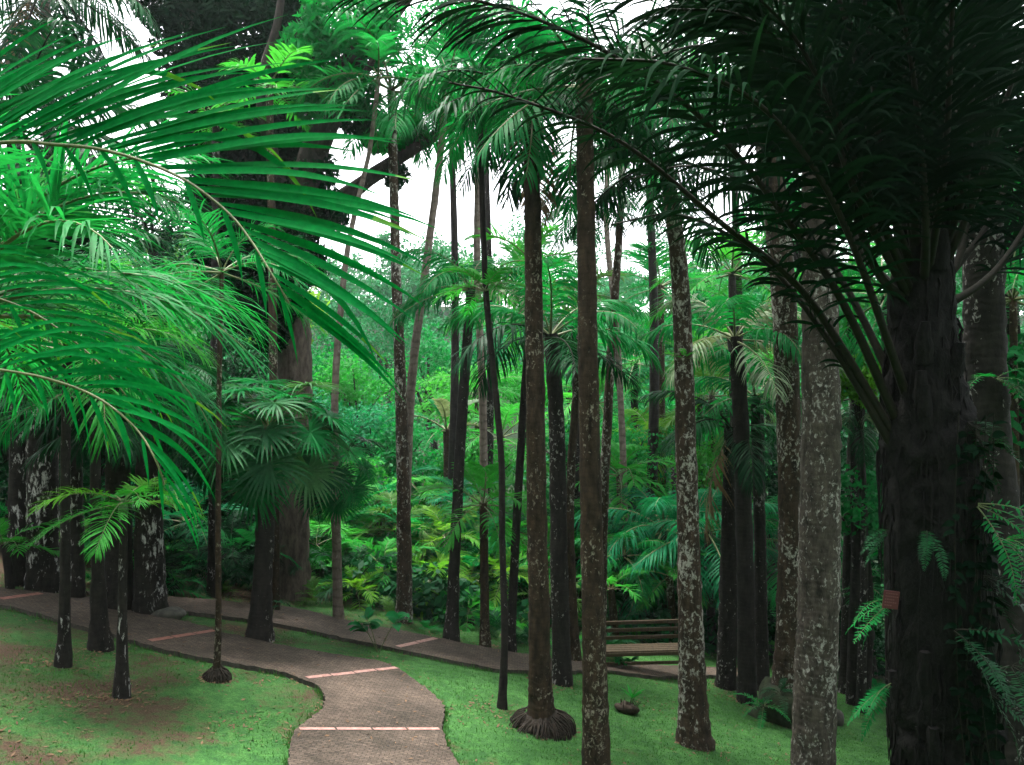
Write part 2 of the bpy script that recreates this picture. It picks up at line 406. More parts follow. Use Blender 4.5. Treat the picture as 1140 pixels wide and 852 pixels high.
def make_path(stations, name):
    U = catmull([gpt(*u) for u, _ in stations], len(stations)*9); Lw = catmull([gpt(*l) for _, l in stations], len(stations)*9)
    n = len(U); c = 9; t = np.linspace(0, 1, c)[None, :, None]
    xy = U[:, None]*(1-t)+Lw[:, None]*t; z = zg(xy[..., 0], xy[..., 1])+H
    rag = rng.normal(0, .012, (n, 2)); xy[:, 0] += rag; xy[:, -1] += rng.normal(0, .012, (n, 2))
    v = np.concatenate([xy, z[..., None]], -1)
    i = np.arange(n-1)[:, None]*c+np.arange(c-1)[None]; f = np.stack([i, i+1, i+c+1, i+c], -1).reshape(-1, 4)
    mb = MB(); mb.add(v, f[:, ::-1], 0)
    for col in (0, c-1):
        top = v[:, col]; bot = top-[0, 0, H+.1]; w = np.concatenate([top, bot]); k = np.arange(n-1)
        mb.add(w, np.stack([k, k+1, k+1+n, k+n], -1), 1, False)
    return structure(link(name, mb.mesh(name, [PATHM, EDGE]))), np.concatenate([U, Lw[::-1]])
ST = [((-150, 640), (-150, 654)), ((0, 658), (0, 678)), ((50, 664), (62, 694)), ((99, 669), (136, 715)), ((160, 684), (190, 730)), ((240, 706), (250, 742)),
      ((304, 721), (312, 753)), ((374, 733), (340, 763)), ((430, 743), (355, 770)), ((465, 764), (361, 781)), ((487, 783), (359, 794)), ((495, 796), (346, 805)),
      ((493, 818), (330, 819)), ((498, 835), (323, 836)), ((508, 852), (322, 856)), ((545, 900), (330, 905)), ((600, 960), (350, 965))]
near_path, poly1 = make_path(ST, 'garden_path')
ST2 = [((96, 662), (100, 667)), ((140, 665), (140, 677)), ((182, 668), (182, 683)), ((250, 673), (231, 688)), ((324, 680), (304, 698)), ((390, 696), (374, 713)), ((448, 706), (457, 730)),
       ((500, 717), (519, 743)), ((554, 727), (562, 750)), ((616, 737), (624, 751)), ((653, 741), (678, 751)), ((700, 743), (731, 757)), ((760, 745), (775, 756)), ((830, 748), (835, 757))]
far_path, poly2 = make_path(ST2, 'lower_path')
def marking(path, a, b, w, k=4, mat=None):
    A, Bp = gpt(*a), gpt(*b); e = (Bp-A); Ln = np.linalg.norm(e); e = e/Ln; nn = np.array([-e[1], e[0]])
    mb = MB()
    for q in range(k):
        t0, t1 = (q+.03)/k, (q+.97)/k
        xs_ = np.linspace(t0*Ln, t1*Ln, 6); off = rng.normal(0, .006)
        vs = []
        for x in xs_:
            for sd in (-1, 1):
                p = A+e*x+nn*(sd*w/2+off); vs.append((*p, float(zg(*p))+H+.006))
        mb.add(vs, [[2*j, 2*j+2, 2*j+3, 2*j+1] for j in range(5)], 0, False)
    link('marking_strip', mb.mesh('marking_strip', mat or PINK), path)
REDM = plain('red_marking_brick', (.13, .048, .036), (.22, .10, .08), 16, .8)
marking(near_path, (0, 672), (46, 665.5), .14, 3, REDM); marking(near_path, (166, 719), (239, 707), .12, 3, REDM)
marking(near_path, (341, 760.5), (442, 748.5), .10); marking(near_path, (332, 819), (490, 818.5), .075)
marking(far_path, (442, 725), (486, 715), .12, 2); marking(far_path, (288, 692), (302, 679), .12, 2, REDM)

def inside(poly, x, y):
    r = np.zeros(len(x), bool); n = len(poly); j = n-1
    for i in range(n):
        xi, yi = poly[i]; xj, yj = poly[j]
        c = ((yi > y) != (yj > y)) & (x < (xj-xi)*(y-yi)/(yj-yi+1e-12)+xi); r ^= c; j = i
    return r
# short lawn grass
N = 240000
x = rng.uniform(-10, 12, N); y = 6.4+12*rng.random(N)**1.15
k = ~(inside(poly1, x, y) | inside(poly2, x, y)); x, y = x[k], y[k]
pn = np.sin(x*1.7+1.3*np.sin(y*1.1))*np.cos(y*1.3+.8*np.sin(x*2.3))+rng.normal(0, .5, len(x))
k = pn > np.where(x < -1, .15, -.75); x, y = x[k], y[k]
ex, ey = [], []
for poly in (poly1, poly2):
    q = rng.integers(0, len(poly)-1, 9000); t = rng.random(9000)[:, None]; pp = poly[q]*(1-t)+poly[q+1]*t+rng.normal(0, .035, (9000, 2)); kk = (~inside(poly, pp[:, 0], pp[:, 1])) & (np.sin(pp[:, 0]*5)+np.sin(pp[:, 1]*7) > -.4)
    ex.append(pp[kk, 0]); ey.append(pp[kk, 1])
nl = len(x); x = np.concatenate([x]+ex); y = np.concatenate([y]+ey); n = len(x)
h = rng.uniform(.012, .030, n)*(1+1.2*(rng.random(n) < .12))*np.where(np.arange(n) >= nl, 2.0, 1); a = rng.uniform(0, 2*np.pi, n); w = rng.uniform(.004, .008, n)
b = np.stack([x, y, zg(x, y)-.003], 1); sd = np.stack([np.cos(a), np.sin(a), 0*a], 1)*w[:, None]
tip = b+np.stack([rng.normal(0, .012, n), rng.normal(0, .012, n), h], 1)
mb = MB(); mb.add(np.stack([b-sd, b+sd, tip], 1), np.arange(3*n).reshape(-1, 3))
GR = leaf('grass_blade', (.019, .074, .020), (.058, .172, .042), .35)
tag(link('grass', mb.mesh('grass', GR)), 'short patchy green grass covering the lawn beside the path', 'grass', None, 'stuff')

# ------------------------------------------------------------------ leaf clouds
def cloud(mb, centres, radii, n, size, mat=0, flat=.75, up=.5, elong=1.7):
    centres = np.asarray(centres, float); radii = np.asarray(radii, float)
    w = radii**2; idx = rng.choice(len(centres), n, p=w/w.sum())
    d = nrm(rng.normal(0, 1, (n, 3))); r = radii[idx]*rng.uniform(.35, 1.08, n)**.6
    p = centres[idx]+d*r[:, None]*np.array([1, 1, flat])
    nv = nrm(d*.6+np.array([0, 0, up])+rng.normal(0, .55, (n, 3)))
    ax = nrm(np.cross(nv, rng.normal(0, 1, (n, 3)))); ax = nrm(ax+np.array([0, 0, -.35])); bx = nrm(np.cross(nv, ax))
    s = size*rng.uniform(.6, 1.25, n)[:, None]
    q = np.stack([p-ax*s*elong*.5, p-bx*s*.42-ax*s*.1, p+ax*s*elong*.5, p+bx*s*.42-ax*s*.1], 1)
    mb.add(q, np.arange(4*n).reshape(-1, 4), mat, False)

def lumps(n, rx, ry, rz, r0, r1, hollow=.35):
    d = nrm(rng.normal(0, 1, (n, 3))); k = rng.uniform(hollow, 1, n)[:, None]
    return d*k*np.array([rx, ry, rz]), rng.uniform(r0, r1, n)
bushes = {}
def bush_mesh(matname, size, kind='b'):
    key = (matname, size)
    if key not in bushes:
        ms = []
        for q in range(2):
            mb = MB(); c, r = lumps(26, .8, .8, .6, .2, .42); cloud(mb, c, r, int(2300*(.055/size)**1.2), size)
            for _ in range(9):
                e = c[rng.integers(len(c))]; tube(mb, catmull([[0, 0, -1.0], e*.4+[0, 0, -.3], e], 7), np.linspace(.03, .008, 7), 5, 1)
            ms.append(mb.mesh('leafy_crown', [LEAF[matname], BARK['dark']]))
        bushes[key] = ms
    return bushes[key]
def bush(label, px, py, d, rad, mat, size=.055, name='leafy_bush', group='leafy bushes in the valley behind the path', cat='bush', sq=1.0):
    p = P(px, py, d); z0 = float(zg(p[0], p[1]))
    root = thing(name, label, cat, (p[0], p[1], z0), group)
    link('crown', random.Random(px*7+py).choice(bush_mesh(mat, size)), root, (0, 0, p[2]-z0), rz=px*.7, sc=(rad, rad, rad*sq))
    if p[2]-z0 > rad:
        mb = MB(); hh = p[2]-z0
        tube(mb, catmull([[0, 0, -.1], [.1*rad, .05, hh*.5], [0, 0, hh-.4*rad]], 10), np.linspace(.07*rad+.03, .04*rad, 10), 8, 0, .03)
        link('trunk', mb.mesh('trunk', BARK['dark']), root)
    return root

# far wooded slope all round the garden (one mass); unseen trees round the camera added to block sky light
mb = MB()
for q in range(520):
    yy = rng.uniform(50, 150); xx = rng.uniform(-.85, .85)*yy
    hh = rng.choice([5, 7, 9, 12.5])*rng.uniform(.85, 1.15); r = rng.uniform(2.0, 4.6); z = float(zg(xx, yy))
    c, rr = lumps(9, r, r, hh*.33, r*.26, r*.5); cloud(mb, c+[xx, yy, z+hh*.75], rr, 620, .32)
ring = []
for q in range(170):
    a = rng.uniform(R(165), R(375)); rad = rng.uniform(13, 32)
    ring.append((rad*math.cos(a), rad*math.sin(a)))
for q in range(110):
    yy = rng.uniform(3, 50); sgn = rng.choice([-1, 1]); ring.append((sgn*(11+.75*yy*1.05+rng.uniform(0, 14)), yy))
for xx, yy in ring:
    hh = rng.uniform(8, 15); r = rng.uniform(2.2, 4.0); z = float(zg(xx, yy))
    c, rr = lumps(12, r, r, hh*.45, r*.35, r*.6); cloud(mb, c+[xx, yy, z+hh*.55], rr, 420, .5)
    tube(mb, catmull([[xx, yy, z-.2], [xx+.2, yy, z+hh*.4], [xx, yy, z+hh*.8]], 6), np.linspace(.28, .1, 6), 6, 1)
tag(link('forest', mb.mesh('forest', [LEAF['far'], BARK['dark']])), 'dense green forest covering the far hillside plus unseen trees added around the camera', 'forest', None, 'stuff')

# ------------------------------------------------------------------ palms whose trunks stand out
CR = lambda kind, mat, nf, L, lo=-35, hi=80, seed=1, **k: dict(kind=kind, matname=mat, nf=nf, L=L, lo=lo, hi=hi, seed=seed, **k)
# --- on the lawn, centre
ROOT = plain('root_mass', (.008, .007, .006), (.036, .028, .021), 18, .95, .6)
def root_ball(root, rad, h):
    mb = MB(); pr = [(0, 1.0), (.25, 1.03), (.5, .86), (.75, .62), (1, .38)]
    zz = np.array([a*h for a, _ in pr]); rr = np.array([b*rad for _, b in pr])
    pts = np.stack([0*zz, 0*zz, zz-.06], 1); tube(mb, catmull(pts, 12), np.interp(np.linspace(0, 1, 12), np.linspace(0, 1, 5), rr), 22, 0, .06)
    for q in range(170):
        a = rng.uniform(0, 2*np.pi); ph = rng.uniform(.0, .8); r1 = np.interp(ph, [0, .5, 1], [1.04, .88, .45])*rad; r2 = rad*rng.uniform(1.02, 1.28)
        p0 = np.array([r1*math.cos(a), r1*math.sin(a), ph*h]); a += rng.uniform(-.18, .18)
        p1 = np.array([r2*math.cos(a), r2*math.sin(a), ph*h*.35]); p2 = np.array([r2*1.04*math.cos(a), r2*1.04*math.sin(a), -.08])
        tube(mb, catmull([p0*.94, (p0+p1)/2*1.05, p1, p2], 6), np.linspace(.012, .006, 6), 4, 0)
    return link('root_ball', mb.mesh('root_ball', ROOT), root)
r = palm('straight brown palm with a bulging ball of matted roots at its foot', [(603, 812, 32), (601, 740, 25), (598, 600, 23), (594, 300, 19.5), (590, 105, 17)], 'brown',
         CR('hang', 'mid', 20, 1.9, seed=3, lo=-28, extra=('dark', .55)), flare=1.1)
root_ball(r, .37, .34)
palm('nearest thick palm in the middle, its foot cut by the bottom of the picture', [(664, 856, 32), (661, 700, 26), (655, 400, 22.5), (650, 90, 18)], 'brown', CR('hang', 'dark', 20, 2.0, seed=11, lo=-28, extra=('mid', .35)), flare=1.05, sides=18)
palm('grey-brown palm right of the bench, flared wide at its foot', [(773, 829, 36), (770, 720, 28), (766, 560, 24), (759, 330, 20), (742, 170, 15)], 'mottled', CR('hang', 'dark', 16, 2.0, seed=5, lo=-30), flare=1.25)
palm('thin dark palm rising from open lawn in front of the lower path', [(559, 789, 10), (561, 706, 8), (558, 583, 7.5), (556, 500, 7.5), (546, 400, 7), (538, 300, 7), (531, 90, 6)], 'dark', CR('broad', 'mid', 9, 1.2, seed=8), flare=1.3, sides=10)
palm('dark leaning palm with its own crown of drooping fronds, left of the bench', [(626, 762, 21), (623, 640, 20), (620, 480, 18), (613, 372, 16)], 'dark', CR('hang', 'dark', 11, 2.1, seed=2, lo=-10, extra=('mid', .5)), flare=1.2)
palm('thin mottled palm leaning right just behind the lower path', [(640, 735, 12), (634, 560, 10), (644, 400, 9), (657, 230, 8)], 'mottled', CR('hang', 'dark', 9, 1.5, seed=4), sides=10)
palm('slim lichen-speckled palm half hidden behind the nearest thick palm', [(668, 728, 13), (672, 549, 11), (682, 366, 10), (690, 250, 8), (694, 160, 7)], 'mottled', CR('broad', 'mid', 8, 2.0, seed=14), sides=10)
palm('thin dark palm bending right close behind the root-ball palm', [(568, 727, 11), (573, 620, 10), (580, 500, 9), (588, 380, 8), (592, 290, 7)], 'dark', CR('broad', 'lime', 9, 1.3, seed=24), sides=10)
# --- beyond the lower path, centre left
palm('straight dark palm speckled with lichen, crossed by a leaning pink-brown trunk', [(450, 693, 18), (448, 500, 14), (442, 300, 11), (436, 98, 9)], 'mottled', CR('hang', 'mid', 11, 2.3, seed=6, lo=-20), flare=1.2)
palm('pink-brown bare trunk leaning right across the white sky', [(447, 684, 12), (452, 560, 11), (457, 440, 10), (470, 330, 9), (484, 220, 8), (499, 90, 7)], 'pale', CR('broad', 'mid', 9, 2.2, seed=15), sides=10)
palm('dark palm leaning right with a low crown of pale green drooping fronds', [(502, 713, 15), (507, 600, 12), (515, 450, 12), (524, 318, 10)], 'dark', CR('hang', 'mid', 10, 2.0, seed=20, lo=-5, hi=60, extra=('pale', .3)), sides=12)
palm('slim brown palm on the far edge of the lower path topped by a bushy crown', [(540, 720, 11), (539, 640, 10), (538, 560, 9)], 'brown', CR('broad', 'lime', 11, 1.5, seed=21, hi=85), sides=10)
palm('far pale grey trunk standing against the white sky', [(540, 650, 9), (538, 450, 9), (532, 300, 8), (534, 130, 7)], 'pale', CR('hang', 'dark', 9, 1.6, seed=23, lo=-30), d=19, sides=10)
palm('thin pale trunk behind the fan palm, running up into the tree limb', [(377, 690, 10), (374, 560, 9), (373, 430, 8), (386, 280, 6), (411, 165, 5), (421, 85, 5)], 'pale', CR('broad', 'mid', 8, 1.7, seed=25), sides=10)
palm('far slender pale trunk right of the two central palms', [(700, 640, 8), (690, 420, 7), (676, 250, 6), (678, 180, 6)], 'pale', CR('feather', 'mid', 9, 2.2, seed=27), d=22, sides=10)
# --- right half
palm('dark bare-looking palm with a pale bleached crown, right of the bench', [(832, 783, 21), (830, 640, 19), (824, 450, 17), (818, 375, 16)], 'dark', CR('hang', 'mid', 11, 2.0, seed=31, lo=-20, extra=('pale', .4)), flare=1.15)
palm('dark trunk just left of the pale-crowned palm, dim under the trees', [(808, 766, 22), (812, 640, 20), (815, 475, 17)], 'dark', CR('hang', 'dark', 10, 2.0, seed=32, lo=-20), flare=1.1)
palm('dark trunk squeezed between the pale-crowned palm and the mossy leaning palm', [(849, 769, 15), (846, 600, 13), (841, 440, 11)], 'dark', CR('hang', 'mid', 9, 1.9, seed=33, lo=-15), sides=10)
mossy = palm('lichen-mottled palm leaning left out of a dark mossy mound', [(872, 803, 34), (878, 700, 25), (880, 550, 25), (872, 320, 27), (850, 120, 27), (840, -20, 24)], 'mottled', CR('hang', 'dark', 13, 2.4, seed=34), flare=1.2, sides=18)
palm('thickest mottled grey trunk on the right lawn, straight and pale-edged', [(905, 856, 46), (911, 640, 44), (913, 450, 41), (910, 230, 35), (908, 20, 30)], 'grey', CR('hang', 'dark', 15, 2.2, seed=35), flare=1.1, sides=22)
palm('thin dim trunk behind the thickest mottled palm', [(941, 772, 13), (945, 600, 11), (952, 440, 9)], 'dark', CR('feather', 'dark', 10, 2.0, seed=36), sides=10)
palm('slim dim trunk between the thickest mottled palm and the frayed giant', [(968, 752, 13), (966, 600, 12), (972, 400, 10)], 'dark', CR('hang', 'mid', 10, 2.2, seed=37), sides=10)
# --- left lawn
palm('slim white-speckled palm, leftmost on the lawn before the path', [(70, 742, 14), (72, 640, 11), (73, 500, 10), (75, 385, 9)], 'white', CR('fine', 'lime', 15, 2.2, seed=41, lo=5, extra=('mid', .4)), flare=1.5, sides=10)
palm('dark palm with a swollen foot beside the upper edge of the left lawn', [(112, 723, 22), (109, 640, 14), (107, 540, 11), (106, 440, 10)], 'dark', CR('fine', 'mid', 12, 1.7, seed=42, lo=0, extra=('dark', .5)), flare=1.35, sides=12)
palm('small young palm on the left lawn with a low crown of yellow-green fronds', [(135, 776, 15), (136, 690, 10), (137, 620, 9), (137, 572, 8)], 'white', dict(kind='feather', matname='gold', nf=8, L=1.15, lo=-15, hi=45, seed=43, extra=('lime', .6)), flare=1.5, sides=10, shaft=.18)
r = palm('whip-thin palm with a rounded bulb at its foot by the path bend', [(241, 757, 8), (243, 690, 7), (244, 560, 6), (245, 400, 5.5), (247, 300, 5)], 'brown', CR('fine', 'mid', 10, 1.7, seed=44, lo=-30), sides=9, flare=1.2)
root_ball(r, .15, .22)
palm('dark-trunked fan palm with a shaggy crown of round pleated leaves between both paths', [(289, 712, 28), (292, 650, 21), (296, 580, 20), (300, 478, 21)], 'dark',
     dict(kind='fan', matname='fan', nf=26, L=1.6, lo=-36, hi=88, seed=45, extra=('mid', .35)), name='fan_palm', cat='fan palm', flare=1.25, group=None)
# --- the tall mottled group at the back left
BACK = 'tall dark palms grouped behind the path on the left'
palm('pale white-barked palm at the far left edge behind the path', [(21, 651, 22), (20, 480, 18), (18, 300, 16), (16, 140, 14)], 'white', CR('hang', 'dark', 20, 2.9, seed=51), group=BACK, flare=1.2)
palm('broad dark palm blotched white, second from the left edge behind the path', [(48, 657, 34), (47, 450, 30), (46, 300, 27)], 'white', CR('hang', 'dark', 12, 2.6, seed=52), group=BACK, flare=1.15)
palm('narrow palm with thin white streaks, third from the left edge behind the path', [(83, 668, 21), (81, 480, 17), (80, 330, 15)], 'white', CR('hang', 'black', 11, 2.3, seed=53), group=BACK, flare=1.2)
palm('dark broad palm behind the small yellow-green palm', [(133, 680, 30), (131, 520, 25), (129, 390, 23)], 'dark', CR('hang', 'dark', 12, 2.3, seed=54), group=BACK, flare=1.2)
palm('stout palm with white blotches low on its trunk, rock at its foot', [(167, 685, 36), (165, 560, 28), (163, 445, 24)], 'white', CR('hang', 'dark', 13, 2.2, seed=55), group=BACK, flare=1.15)
palm('tall pale trunk at upper left under dark hanging fronds', [(60, 648, 11), (57, 300, 11), (53, 90, 11), (50, -25, 10)], 'pale', CR('hang', 'dark', 20, 2.9, seed=56, lo=-60), d=17, group=BACK)
palm('palm with bright short fronds showing high on the left against the dark tree', [(236, 660, 10), (238, 400, 9), (240, 130, 8)], 'dark', CR('broad', 'lime', 9, 1.15, seed=57, lo=-10), d=16, group=BACK)

palm('fan palm on a slim pinkish trunk, its shaggy fans hanging beside the big grey trunk', [(376, 690, 10), (374, 600, 9), (371, 515, 9)], 'pale',
     dict(kind='fan', matname='mid', nf=18, L=1.15, lo=-58, hi=75, seed=46, extra=('dark', .4)), name='fan_palm', cat='fan palm', flare=1.2, group=None, sides=10)
palm('feathery palm at the left edge with a fountain of fine lime fronds', [(-70, 800, 30), (-66, 500, 22), (-62, 345, 20)], 'dark', CR('fine', 'mid', 15, 2.5, seed=47, lo=12, az0=20, spread=200, extra=('lime', .3)), d=6.0, group=None)

# --- the close palm on the left whose fronds cross the picture
d0 = 2.75; cc = P(-330, 330, d0); z0 = float(zg(cc[0], cc[1]))
near = thing('close_palm', 'big feathery palm close on the left, its glossy fronds arching across the picture', 'palm tree', (cc[0], cc[1], z0))
base = np.array(near.location)
trunk_part(near, np.array([[cc[0], cc[1], z0], [cc[0]+.03, cc[1], z0/2+cc[2]/2], cc]), [.11, .09, .085], BARK['brown'])
def near_frond(pts, sides, pet, r0, K=8, **k):
    cv = catmull([P(*p) for p in pts], 40)
    cv = np.vstack([catmull([cc, cc*.45+cv[0]*.55+[0, 0, .04], cv[0]], 8)[:-1], cv])-base
    mb = MB(); rb = MB()
    frond(mb, cv, sides, pet, r0, .003, K, .22, rib=rb, leafmat=0, ribmat=0, tip=(1, .22), **k)
    fo = link('frond', mb.mesh('frond', [LEAF['near'], LEAF['gold']]), near)
    link('midrib', rb.mesh('midrib', RIB), fo)
nr = (0, -1, .35)
near_frond([(-160, 178, 2.75), (0, 159, 2.55), (60, 161, 2.5), (110, 166, 2.45), (160, 180, 2.4), (210, 203, 2.35), (255, 238, 2.3), (282, 272, 2.25), (304, 308, 2.2), (322, 338, 2.2)],
    [dict(sign=1, n=72, ang=(33, 24), len=.95, w=.0150, g=.085, v=3, vj=6, prof=(.62, 1, .42), twist=-.15, lax=.13),
     dict(sign=-1, n=14, ang=(52, 14), len=.26, w=.011, g=.30, v=0, vj=10, prof=(.9, 1, .9))], .16, .012, nref=nr, jit=.05)
near_frond([(-160, 392, 2.75), (0, 412, 2.55), (60, 424, 2.5), (110, 444, 2.45), (150, 476, 2.4), (172, 510, 2.35), (183, 540, 2.35)],
    [dict(sign=1, n=38, ang=(36, 12), len=.68, w=.0085, g=.30, v=4, vj=8, prof=(.7, 1, .35), twist=-.15, lax=.1),
     dict(sign=-1, n=14, ang=(62, 12), len=.22, w=.0095, g=.35, v=0, vj=10, prof=(.9, 1, .7))], .2, .010, nref=nr, jit=.05)
near_frond([(-180, 300, 2.8), (-60, 318, 2.7), (30, 345, 2.7), (100, 395, 2.7), (140, 440, 2.7)],
    [dict(sign=1, n=22, ang=(42, 14), len=.55, w=.009, g=.35, v=6, vj=8), dict(sign=-1, n=12, ang=(60, 20), len=.2, w=.009, g=.4)], .3, .009, nref=nr, jit=.06)

# --- the frayed giant on the right
d0 = 5.6; cb = P(1058, 905, d0); zb = float(zg(cb[0], cb[1]))
giant = thing('giant_palm', 'giant dark palm at right, trunk frayed with old leaf bases and ferns', 'palm tree', (cb[0], cb[1], zb))
base = np.array(giant.location)
path = [(1056, 852, 106), (1050, 760, 102), (1045, 600, 106), (1034, 500, 94), (1028, 400, 76), (1029, 290, 56), (1030, 130, 42), (1032, -20, 34)]
p3 = np.array([[cb[0], cb[1], zb]]+[P(a, b, d0) for a, b, _ in path]); rad = [.40]+[w/2/F*d0 for *_, w in path]
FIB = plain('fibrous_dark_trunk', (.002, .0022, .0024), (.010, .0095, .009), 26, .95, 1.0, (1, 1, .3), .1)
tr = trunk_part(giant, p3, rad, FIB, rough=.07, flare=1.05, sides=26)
mb = MB()
for q in range(330):                                            # short old leaf bases pressed to the trunk, and hanging fibres
    t = rng.uniform(.02, 1); a = rng.uniform(0, 2*np.pi); k = np.array([np.interp(t, np.linspace(0, 1, len(p3)), p3[:, i]) for i in range(3)])-base
    rr = np.interp(t, np.linspace(0, 1, len(rad)), rad); o = np.array([math.cos(a), math.sin(a), 0])
    if q < 30: tube(mb, catmull([k+o*rr*.86, k+o*(rr+.01)+[0, 0, .12], k+o*(rr+.03)+[0, 0, rng.uniform(.2, .3)]], 6), np.linspace(.07, .03, 6), 6, 0, .12)
    else: tube(mb, catmull([k+o*rr, k+o*(rr+.025)-[0, 0, .2], k+o*(rr+.02)-[0, 0, rng.uniform(.3, .9)]], 7)+rng.normal(0, .008, (7, 3)), np.linspace(rng.uniform(.005, .016), .003, 7), 4, 0)
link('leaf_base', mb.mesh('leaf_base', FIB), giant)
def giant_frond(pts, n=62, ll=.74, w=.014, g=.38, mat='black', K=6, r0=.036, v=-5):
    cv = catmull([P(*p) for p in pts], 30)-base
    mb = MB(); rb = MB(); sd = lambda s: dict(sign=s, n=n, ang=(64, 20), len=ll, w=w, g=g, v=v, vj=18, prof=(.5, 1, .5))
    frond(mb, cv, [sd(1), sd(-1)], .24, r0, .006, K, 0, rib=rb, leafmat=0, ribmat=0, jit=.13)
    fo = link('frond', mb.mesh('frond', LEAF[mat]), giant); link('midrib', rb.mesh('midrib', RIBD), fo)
GF = [
 [(985, 485, 5.5), (900, 332, 5.4), (800, 246, 5.2), (690, 157, 5.0), (570, 108, 4.8), (500, 92, 4.7)],
 [(990, 475, 5.5), (940, 340, 5.3), (880, 250, 5.1), (800, 150, 4.9), (700, 72, 4.7), (560, 8, 4.6), (410, -12, 4.5)],
 [(1000, 440, 5.5), (975, 300, 5.4), (930, 180, 5.2), (850, 60, 5.0), (740, -30, 4.8), (620, -70, 4.7)],
 [(1010, 430, 5.5), (985, 250, 5.3), (960, 100, 5.1), (920, -40, 5.0), (860, -120, 4.9)],
 [(1030, 430, 5.4), (1030, 230, 5.0), (1010, 40, 4.6), (960, -110, 4.2)],
 [(1055, 430, 5.5), (1085, 220, 5.3), (1140, 60, 5.1), (1210, -30, 5.0)],
 [(1062, 450, 5.6), (1110, 300, 5.7), (1190, 190, 5.8), (1290, 150, 5.9)],
 [(1000, 450, 5.4), (940, 250, 4.9), (860, 130, 4.5), (760, 75, 4.1), (640, 65, 3.8)],
 [(1005, 440, 5.5), (965, 210, 5.0), (890, 50, 4.6), (790, -50, 4.3)],
 [(1020, 430, 5.7), (1000, 230, 6.1), (915, 100, 6.5), (790, 50, 6.9), (660, 90, 7.2)],
 [(1005, 440, 5.7), (960, 280, 6.0), (890, 140, 6.4), (800, 90, 6.8), (700, 110, 7.1)],
 [(1045, 420, 5.8), (1055, 220, 6.3), (1040, 60, 6.8), (1000, -50, 7.2)],
 [(1035, 420, 5.4), (1050, 200, 4.9), (1060, 20, 4.5), (1060, -120, 4.1)],
 [(1000, 430, 5.6), (950, 220, 5.7), (880, 70, 5.8), (800, -20, 5.9), (700, -60, 6.0)],
 [(1000, 460, 5.6), (930, 300, 5.9), (850, 215, 6.3), (770, 185, 6.6), (700, 200, 6.8)],
 [(1040, 430, 5.6), (1070, 280, 5.8), (1095, 120, 6.0), (1110, -20, 6.2)],
 [(985, 500, 5.5), (930, 390, 5.5), (850, 290, 5.6), (760, 240, 5.7), (680, 250, 5.7)],
 [(1020, 420, 5.5), (1000, 180, 5.3), (950, 30, 5.2), (880, -50, 5.1)],
 [(1000, 410, 5.3), (985, 200, 5.1), (965, 20, 5.0), (940, -130, 4.9)],
 [(1012, 400, 5.3), (1012, 180, 5.2), (1000, 0, 5.2), (980, -120, 5.2)],
 [(1045, 400, 5.3), (1048, 180, 5.2), (1055, 0, 5.2), (1070, -120, 5.2)],
 [(1060, 410, 5.5), (1075, 200, 5.4), (1085, 20, 5.3), (1100, -120, 5.2)],
 [(990, 440, 5.3), (955, 220, 5.0), (905, 90, 4.8), (830, 20, 4.6), (740, 10, 4.4)],
 [(1000, 430, 5.8), (970, 240, 6.2), (930, 130, 6.6), (870, 90, 7.0), (790, 130, 7.3)],
 [(1010, 420, 5.8), (985, 200, 6.2), (940, 60, 6.6), (860, 0, 7.0), (760, 10, 7.3)],
 [(1060, 430, 5.8), (1100, 250, 6.0), (1160, 130, 6.2), (1230, 110, 6.4)],
 [(1040, 400, 5.8), (1060, 150, 6.0), (1090, 20, 6.3), (1140, -20, 6.6)],
]
for i, g_ in enumerate(GF):
    if g_[1][0] > 945: g_[0] = (1016+.3*(g_[0][0]-1016)+8, g_[0][1]-100, 5.6)
    else: g_[0] = (g_[0][0]+16, g_[0][1]+10, 5.55)
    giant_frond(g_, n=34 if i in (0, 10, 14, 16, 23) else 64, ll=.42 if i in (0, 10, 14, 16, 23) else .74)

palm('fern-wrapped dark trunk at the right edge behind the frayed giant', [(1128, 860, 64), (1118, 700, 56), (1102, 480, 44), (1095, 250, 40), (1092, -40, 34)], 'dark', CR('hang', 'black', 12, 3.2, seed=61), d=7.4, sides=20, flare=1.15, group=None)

# ------------------------------------------------------------------ the big dark limbed tree, upper left
dT = 17.3; pT = P(322, 672, dT); zT = float(zg(pT[0], pT[1]))
tree = thing('limbed_tree', 'huge old tree at upper left, grey trunk, dark limbs hung with clinging plants', 'tree', (pT[0], pT[1], zT))
base = np.array(tree.location)
def limb(pts, name='limb', mat='tree', flare=1.0):
    p3 = np.array([P(a, b, dT+dd) for a, b, w, dd in pts]); rad = [w/2/F*dT for _, _, w, _ in pts]
    c = catmull(p3, 34)-base; rr = np.interp(np.linspace(0, 1, 34), np.linspace(0, 1, len(rad)), rad)
    rr = rr*(1+(flare-1)*np.exp(-np.arange(34)/2.2)); mb = MB(); tube(mb, c, rr, 16, 0, .05)
    link(name, mb.mesh(name, BARK[mat]), tree)
limb([(322, 690, 44, 0), (324, 600, 38, 0), (328, 480, 36, 0), (327, 390, 38, 0), (318, 320, 46, 0), (312, 250, 50, 0)], 'trunk', 'tree', 1.5)
limb([(316, 300, 44, 0), (340, 200, 30, -.3), (366, 130, 26, -.5), (384, 80, 25, -.6), (415, 40, 22, -.8), (470, -30, 18, -1)], mat='limb')
limb([(318, 300, 36, 0), (352, 245, 24, .4), (400, 207, 18, .7), (450, 172, 15, 1), (498, 143, 11, 1.3), (560, 100, 7, 1.5), (620, 40, 3, 1.6)], mat='limb')
limb([(314, 290, 46, 0), (280, 200, 40, .3), (250, 110, 34, .6), (215, 20, 30, 1), (180, -60, 24, 1.3)], mat='limb')
